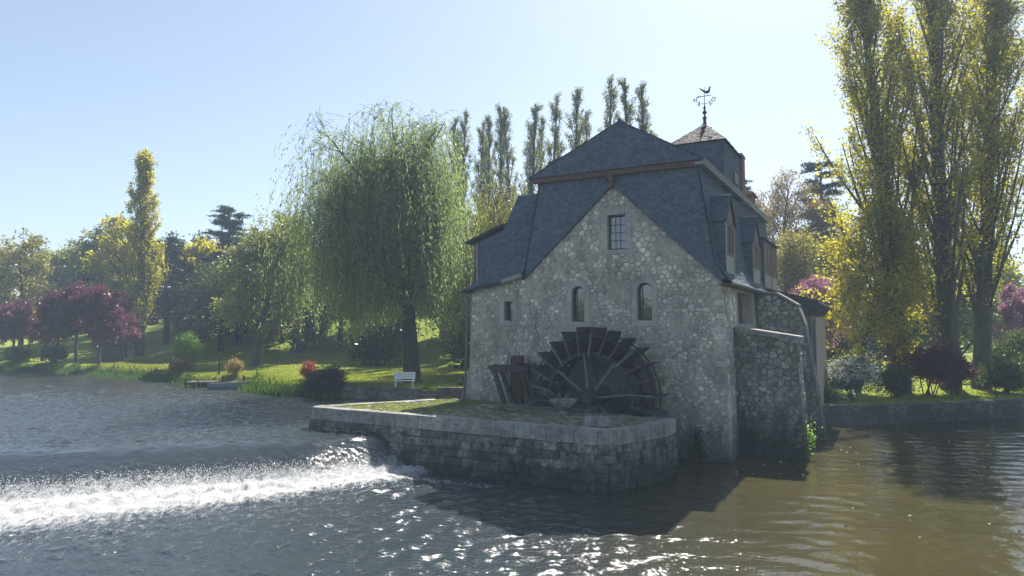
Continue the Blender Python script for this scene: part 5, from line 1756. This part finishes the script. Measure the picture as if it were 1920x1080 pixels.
for i, (x, y, h_, r_, lb) in enumerate(((-14, 74, 6.5, 5.0, 'dark undergrowth bush in the shade behind the big willow'), (-4, 70, 6.5, 5.0, 'dark bush in the shade between the willow trunk and the mill'),
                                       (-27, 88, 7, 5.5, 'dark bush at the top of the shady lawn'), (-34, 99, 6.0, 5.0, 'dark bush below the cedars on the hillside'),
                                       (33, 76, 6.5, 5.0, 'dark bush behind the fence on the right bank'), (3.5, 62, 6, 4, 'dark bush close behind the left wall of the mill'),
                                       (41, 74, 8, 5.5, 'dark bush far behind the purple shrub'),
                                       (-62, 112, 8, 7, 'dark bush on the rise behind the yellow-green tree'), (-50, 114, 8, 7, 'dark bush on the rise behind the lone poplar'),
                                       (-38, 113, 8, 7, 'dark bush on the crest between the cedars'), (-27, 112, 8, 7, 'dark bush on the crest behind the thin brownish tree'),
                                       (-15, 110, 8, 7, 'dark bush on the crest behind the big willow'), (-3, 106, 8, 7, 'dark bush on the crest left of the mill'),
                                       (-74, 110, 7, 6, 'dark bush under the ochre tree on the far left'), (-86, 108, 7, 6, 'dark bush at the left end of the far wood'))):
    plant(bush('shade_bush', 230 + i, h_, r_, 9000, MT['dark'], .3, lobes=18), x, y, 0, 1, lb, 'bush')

# ivy and moss on the masonry
rng = np.random.default_rng(77)
def sprig(name, lab, loc, n, r_, mat):
    root = empty(name, loc); tag(root, lab, 'plant')
    P = rng.normal(size=(n, 3)) * np.array(r_)
    link('foliage', leaf_mesh('foliage', P, .11, .8, rng, rng.random(n)), mat, root)
    ln_ = np.stack([P[:8] * f_ + np.array([-.05 * (1 - f_), .1 * (1 - f_), -.35 * (1 - f_)]) for f_ in np.linspace(0, 1, 4)], 1)
    link('stem', join_tubes('stem', [(ln_, np.full(len(ln_), .012), np.full(len(ln_), .005), 4)]), MT['bark'], root)
sprig('ivy_sprig', 'bright green ivy sprig growing from the foot of the buttress', W(2.95, 2.9, 1.0), 260, (.16, .16, .34), MT['bright'])
mp = []
for _ in range(60):
    a0 = rng.uniform(-.1, 2.7); z0 = abs(rng.normal(0, .9)) + .1 if a0 < 1.2 else abs(rng.normal(0, .45)) + .1
    mp.append(W(a0, 2.34, z0) + rng.normal(size=(60, 3)) * np.array([.16, .04, .2]))
for _ in range(34):
    a0 = -1.55 + abs(rng.normal(0, .35)); z0 = rng.uniform(.1, 1.4)
    mp.append(W(a0, -.06, z0) + rng.normal(size=(50, 3)) * np.array([.16, .04, .2]))
mp = np.concatenate(mp)
tag(link('moss', leaf_mesh('moss', mp, .06, .8, rng, rng.random(len(mp))), MT['moss']), kind='stuff')

# ------------------------------------------------------------------ grass: blades on the lawn, bank reeds, tufts on the quay
def blades(name, P, h, w, mat, lean=.35, kind='stuff'):
    n = len(P)
    d = rng.normal(size=(n, 3)) * lean; d[:, 2] = 1; d /= np.linalg.norm(d, axis=1, keepdims=True)
    s = rng.normal(size=(n, 3)); s[:, 2] = 0; s /= np.linalg.norm(s, axis=1, keepdims=True)
    hh = (h * (.5 + rng.random(n)))[:, None]
    bend = d + rng.normal(size=(n, 3)) * lean * .6
    mid = P + d * hh * .55; tip = mid + bend * hh * .45
    co = np.stack([P - s * w, P + s * w, mid + s * w * .8, tip, mid - s * w * .8], 1).reshape(-1, 3)
    return tag(link(name, raw_mesh(name, co, np.arange(5 * n).reshape(-1, 5), tone=np.clip(rng.normal(.5, .25, n), 0, 1)), mat), kind=kind)


n = 90000
gx = rng.uniform(-46, 3, n); gd = rng.exponential(9, n) + .6
gy = np.interp(gx, BX, BY) + gd
P = np.stack([gx, gy, ground_z(gx, gy) - .01], 1)
blades('grass', P, .09, .022, MT['grassblade'], .6)
n = 12000
gx = rng.uniform(17.5, 42, n); gy = np.interp(gx, BX, BY) + .5 + rng.exponential(5, n)
blades('grass', np.stack([gx, gy, ground_z(gx, gy) - .01], 1), .1, .022, MT['grassblade'], .6)
# reeds in clumps along the left bank
cl = []
for _ in range(420):
    x = rng.uniform(-66, -12.3)
    wgt = 1.0 if x > -21 or x < -31 else .45
    if rng.random() > wgt: continue
    dd0 = rng.uniform(-.5, .6)
    m = int(rng.integers(25, 70))
    sx_ = x + rng.normal(size=m) * .35; sy_ = np.interp(x, BX, BY) + dd0 + rng.normal(size=m) * .22
    cl.append(np.stack([sx_, sy_, np.maximum(ground_z(sx_, sy_), 1.1) - .05], 1))
cl = np.concatenate(cl); nearer = cl[:, 0] > -21
blades('bank_reeds', cl[nearer], .6, .03, MT['reed'], .3)
blades('bank_reeds', cl[~nearer], .42, .03, MT['reed'], .35)
# tufts on the sunny end of the quay and between the cobbles
ts = []
for _ in range(1500):
    a0 = rng.uniform(-18.1, -2.2); t0 = rng.uniform(-6.6, -.5)
    if a0 > -12.0 and rng.random() < .6: continue
    if not inside(tp, np.array([[a0, t0]]))[0] or not inside(tp, np.array([[a0, t0 - .55]]))[0]: continue
    m = 14
    for _q in range(m):
        ts.append(W(a0 + rng.normal() * .12, t0 + rng.normal() * .12, QT - .01))
blades('quay_grass', np.array(ts), .085, .012, MT['grassblade'], .6)
# fallen leaves and twigs drifting on the water
n = 70
fx = rng.uniform(9, 24, n); fy = rng.uniform(20, 38, n)
P = np.stack([fx, fy, river_z(fx, fy) + .015], 1)
k = NT('driftwood'); k.set((.5, .47, .4), .7)
tag(link('drifting_leaves', leaf_mesh('drifting_leaves', P, .12, .35, rng, rng.random(n), np.tile([[1, .3, 0.]], (n, 1)), .97), k.m), kind='stuff')

# far woods closing the horizon
n = 60000
ax_ = rng.uniform(-330, 330, n); cy_ = 175 + 25 * np.sin(ax_ * .05) + rng.normal(size=n) * 10
cz_ = ground_z(ax_, cy_) + rng.random(n) ** .7 * (10 + 3 * np.sin(ax_ * .21) + 2 * np.sin(ax_ * .53 + 1))
tag(link('distant_woods', leaf_mesh('distant_woods', np.stack([ax_, cy_, cz_], 1), 1.5, .8, rng, rng.random(n)), MT['dark']), kind='stuff')


n = 40000   # the wooded bank on the near side of the river
ax_ = rng.uniform(-160, 160, n); cy_ = -62 - 12 * rng.random(n)
cz_ = 1.5 + rng.random(n) ** .7 * (11 + 3 * np.sin(ax_ * .21) + 2 * np.sin(ax_ * .53 + 1))
tag(link('near_bank_woods', leaf_mesh('near_bank_woods', np.stack([ax_, cy_, cz_], 1), 1.3, .8, rng, rng.random(n)), MT['oak']), kind='stuff')

# spring haze
hz = MB().box(-420, 420, -110, 320, -3, 48).build('haze', None)
tag(hz, kind='stuff')
k = NT('haze_air')
pv = k.n('VolumePrincipled'); pv.inputs['Density'].default_value = HAZE; pv.inputs['Color'].default_value = (.62, .8, 1, 1); pv.inputs['Anisotropy'].default_value = .02
k.t.nodes.remove(k.b); k.l(pv.outputs[0], k.out.inputs['Volume'])
hz.data.materials.append(k.m)

# ------------------------------------------------------------------ walls on the banks
def bank_wall(name, label, pts, z0, z1, th, mat, seed, bh=.16, bw=.34, cap=.1):
    """pts: polyline in world xy; faces towards the camera side"""
    root = empty(name, (*pts[0], 0)); tag(root, label, 'wall')
    o2 = np.array(pts[0])
    cmb, bmb = MB(), MB()
    r = random.Random(seed)
    caps = []
    for (p, q) in zip(pts[:-1], pts[1:]):
        p, q = np.array(p) - o2, np.array(q) - o2
        d = q - p; L_ = np.linalg.norm(d); d /= L_
        n_ = np.array([d[1], -d[0]])
        if n_[1] > 0: n_ = -n_
        P3 = lambda s, w_, z: (*(p + d * s + n_ * w_), z)
        cmb.prism([P3(0, 0, z0), P3(L_, 0, z0), P3(L_, -th, z0), P3(0, -th, z0)], [P3(0, 0, z1), P3(L_, 0, z1), P3(L_, -th, z1), P3(0, -th, z1)])
        z = z0; row = 0
        while z < z1 - .04:
            zb = min(z + bh * r.uniform(.8, 1.2), z1)
            s = 0
            while s < L_ - .02:
                s2 = min(s + bw * r.uniform(.55, 1.4), L_)
                pr_2 = r.uniform(.012, .04)
                bmb.prism([P3(s + .01, -.02, z + .008), P3(s2 - .01, -.02, z + .008), P3(s2 - .01, -.02, zb - .008), P3(s + .01, -.02, zb - .008)],
                          [P3(s + .02, pr_2, z + .02), P3(s2 - .02, pr_2, z + .02), P3(s2 - .02, pr_2, zb - .018), P3(s + .02, pr_2, zb - .018)], r.random())
                s = s2
            z = zb; row += 1
        if cap:
            s = 0
            while s < L_ - .05:
                s2 = min(s + r.uniform(.7, 1.1), L_)
                MB().prism([P3(s + .01, .06, z1), P3(s2 - .01, .06, z1), P3(s2 - .01, -th - .03, z1), P3(s + .01, -th - .03, z1)],
                           [P3(s + .01, .06, z1 + cap), P3(s2 - .01, .06, z1 + cap), P3(s2 - .01, -th - .03, z1 + cap), P3(s + .01, -th - .03, z1 + cap)], r.random()).build('cap_stone', MT['garden'], root)
                s = s2
    cmb.build('wall_core', MT['garden'], root)
    tag(bmb.build('wall_stones', mat, root), kind='stuff')
    return root


bank_wall('garden_wall', 'low curved stone wall along the water in front of the white bench', [(-11.5, 47.6), (-9.6, 46.75), (-7.8, 46.2), (-6.15, 45.9)], .4, 1.95, .35, MT['garden'], 1, cap=.07)
bank_wall('garden_wall', 'short low stone wall between the water steps and the mill', [(-5.0, 45.75), (-2.4, 45.35), (1.5, 45.0)], .4, 2.0, .35, MT['garden'], 2, cap=.07)
bank_wall('canal_wall', 'long brick canal wall on the right bank below the shrubs', [(15.5, 43.0), (21.4, 43.0), (26.6, 44.1), (35.3, 47.0), (48, 51.5), (62, 57)], -.5, 1.12, .5, MT['garden'], 3, bh=.13, bw=.3, cap=.1)
ws = empty('water_steps', (-5.55, 45.9, 0)); tag(ws, 'dark stone steps down to the water between the two low walls', 'steps')
for i in range(4):
    MB().box(-.55, .5, -.5 + i * .3, .4 + i * .3, .5, 1.15 + i * .22).build('step', MT['garden'], ws)

# ------------------------------------------------------------------ bench, planter boxes, boat, jetty, post, fence
bx, by = -7.3, 46.9
be = empty('garden_bench', (bx, by, gz(bx, by)), .03, 'white wooden garden bench on the lawn in front of the willow trunk', 'bench')
for s in (-.58, .58):
    MB().beam((s, -.22, 0), (s, -.2, .44), .07, .07).build('leg', MT['white'], be)
    MB().beam((s, .28, 0), (s, .22, .44), .07, .07).build('leg', MT['white'], be)
    MB().beam((s, .2, .42), (s, .34, .95), .06, .06).build('back_post', MT['white'], be)
    MB().box(s - .035, s + .035, -.25, .28, .36, .42).build('seat_bearer', MT['white'], be)
for i in range(4):
    MB().box(-.72, .72, -.28 + i * .135, -.165 + i * .135, .425, .46).build('seat_slat', MT['white'], be)
for i in range(3):
    MB().prism([(-.72, .2 + i * .045, .55 + i * .155), (.72, .2 + i * .045, .55 + i * .155), (.72, .165 + i * .045, .55 + i * .155), (-.72, .165 + i * .045, .55 + i * .155)],
               [(-.72, .235 + i * .045, .69 + i * .155), (.72, .235 + i * .045, .69 + i * .155), (.72, .2 + i * .045, .69 + i * .155), (-.72, .2 + i * .045, .69 + i * .155)]).build('back_slat', MT['white'], be)

x, y = -3.1, 48.2
pb = empty('planter_box', (x, y, gz(x, y))); tag(pb, 'dark wooden planter box on the grass at the left wall of the mill', 'planter')
MB().box(-.7, .7, -.3, .3, 0, .3).build('base', MT['timber'], pb)
MB().box(-.4, .5, -.22, .22, .3, .66).build('box', MT['oldwood'], pb)

jt = empty('wooden_jetty', (-23.9, 56.2, 1.2)); tag(jt, 'small dark wooden jetty on posts at the edge of the lawn', 'jetty')
for i, (px_, py_, hp) in enumerate(((-2.4, -.4, .75), (-1.7, .3, .55), (-1.4, -.9, .5), (.3, .3, .95), (.8, .9, 1.0), (1.9, .6, .9), (2.6, 1.2, .8), (3.2, 1.3, .7))):
    MB().tube([(px_, py_, -1.2), (px_, py_, hp)], .09, 7).build('post', MT['oldwood'], jt)
for i in range(9):
    MB().box(-2.6 + i * .42, -2.2 + i * .42, -.3 + i * .07, 1.3 + i * .07, .38, .43, random.random()).build('plank', MT['oldwood'], jt)
MB().beam((-2.6, -.35, .3), (3.2, .9, .3), .1, .14).build('joist', MT['oldwood'], jt)
MB().beam((1.9, .6, .7), (3.2, 1.3, .62), .06, .1).build('rail', MT['oldwood'], jt)

bt = empty('rowing_boat', (-22.5, 54.9, 1.2), R(4)); tag(bt, 'blue-grey rowing boat moored beside the jetty', 'boat')
nst = 9
sec = []
for i in range(nst):
    f_ = i / (nst - 1)
    xx = -1.45 + 2.9 * f_
    wd = .62 * (1 - max(0, (f_ - .45) / .55) ** 2.2) * (.8 + .2 * min(1, f_ * 4))
    sh = .42 + .14 * f_ ** 2
    sec.append([(xx, -wd, sh), (xx, -wd * .92, .2), (xx, -wd * .6, -.08), (xx, wd * .6, -.08), (xx, wd * .92, .2), (xx, wd, sh)])
hm = MB()
V = [p for s in sec for p in s] + [(p[0] * .985, p[1] * .93, p[2] + .02 if abs(p[2]) < .1 else p[2]) for s in sec for p in s]
nn = nst * 6
F = []
for i in range(nst - 1):
    for j in range(5):
        a = i * 6 + j
        F.append((a, a + 1, a + 7, a + 6)); F.append((nn + a, nn + a + 6, nn + a + 7, nn + a + 1))
    for j in (0, 5):
        a = i * 6 + j
        F.append((a, a + 6, nn + a + 6, nn + a))
F.append((0, 1, 2, 3, 4, 5)); F.append(tuple(nn + q for q in (5, 4, 3, 2, 1, 0)))
hm.add(V, F).build('hull', MT['boat'], bt)
for xx in (-.85, .1, .8):
    MB().box(xx - .13, xx + .13, -.5 if xx < .5 else -.35, .5 if xx < .5 else .35, .27, .31).build('thwart', MT['boatwood'], bt)
for s in (-1, 1):
    MB().tube([(c[0 if s < 0 else 5][0], c[0 if s < 0 else 5][1], c[0][2] + .01) for c in sec], .028, 6).build('gunwale', MT['boatwood'], bt)

x, y = -25.0, 59.0
po = empty('mooring_post', (x, y, gz(x, y) - .1)); tag(po, 'thin dark wooden post standing alone on the lawn above the jetty', 'post')
MB().tube([(0, 0, 0), (.02, 0, .8), (0, .02, 1.7)], [.08, .075, .065], 8).build('shaft', MT['oldwood'], po)
MB().lathe([(.001, 1.75), (.09, 1.72), (.1, 1.66), (.001, 1.64)], (0, .02), 8).build('cap', MT['oldwood'], po)

fx0 = 29.0
fe = empty('rail_fence', (fx0, 69.5, gz(fx0, 69.5))); tag(fe, 'dark horizontal-rail wooden fence behind the annex on the right bank', 'fence')
for i in range(6):
    MB().box(i * 1.6 - .07, i * 1.6 + .07, -.07, .07, 0, 2.0).build('post', MT['oldwood'], fe)
for j in range(5):
    MB().box(-.2, 8.2, -.11, -.075, .3 + j * .36, .5 + j * .36, random.random()).build('rail', MT['greywood'], fe)
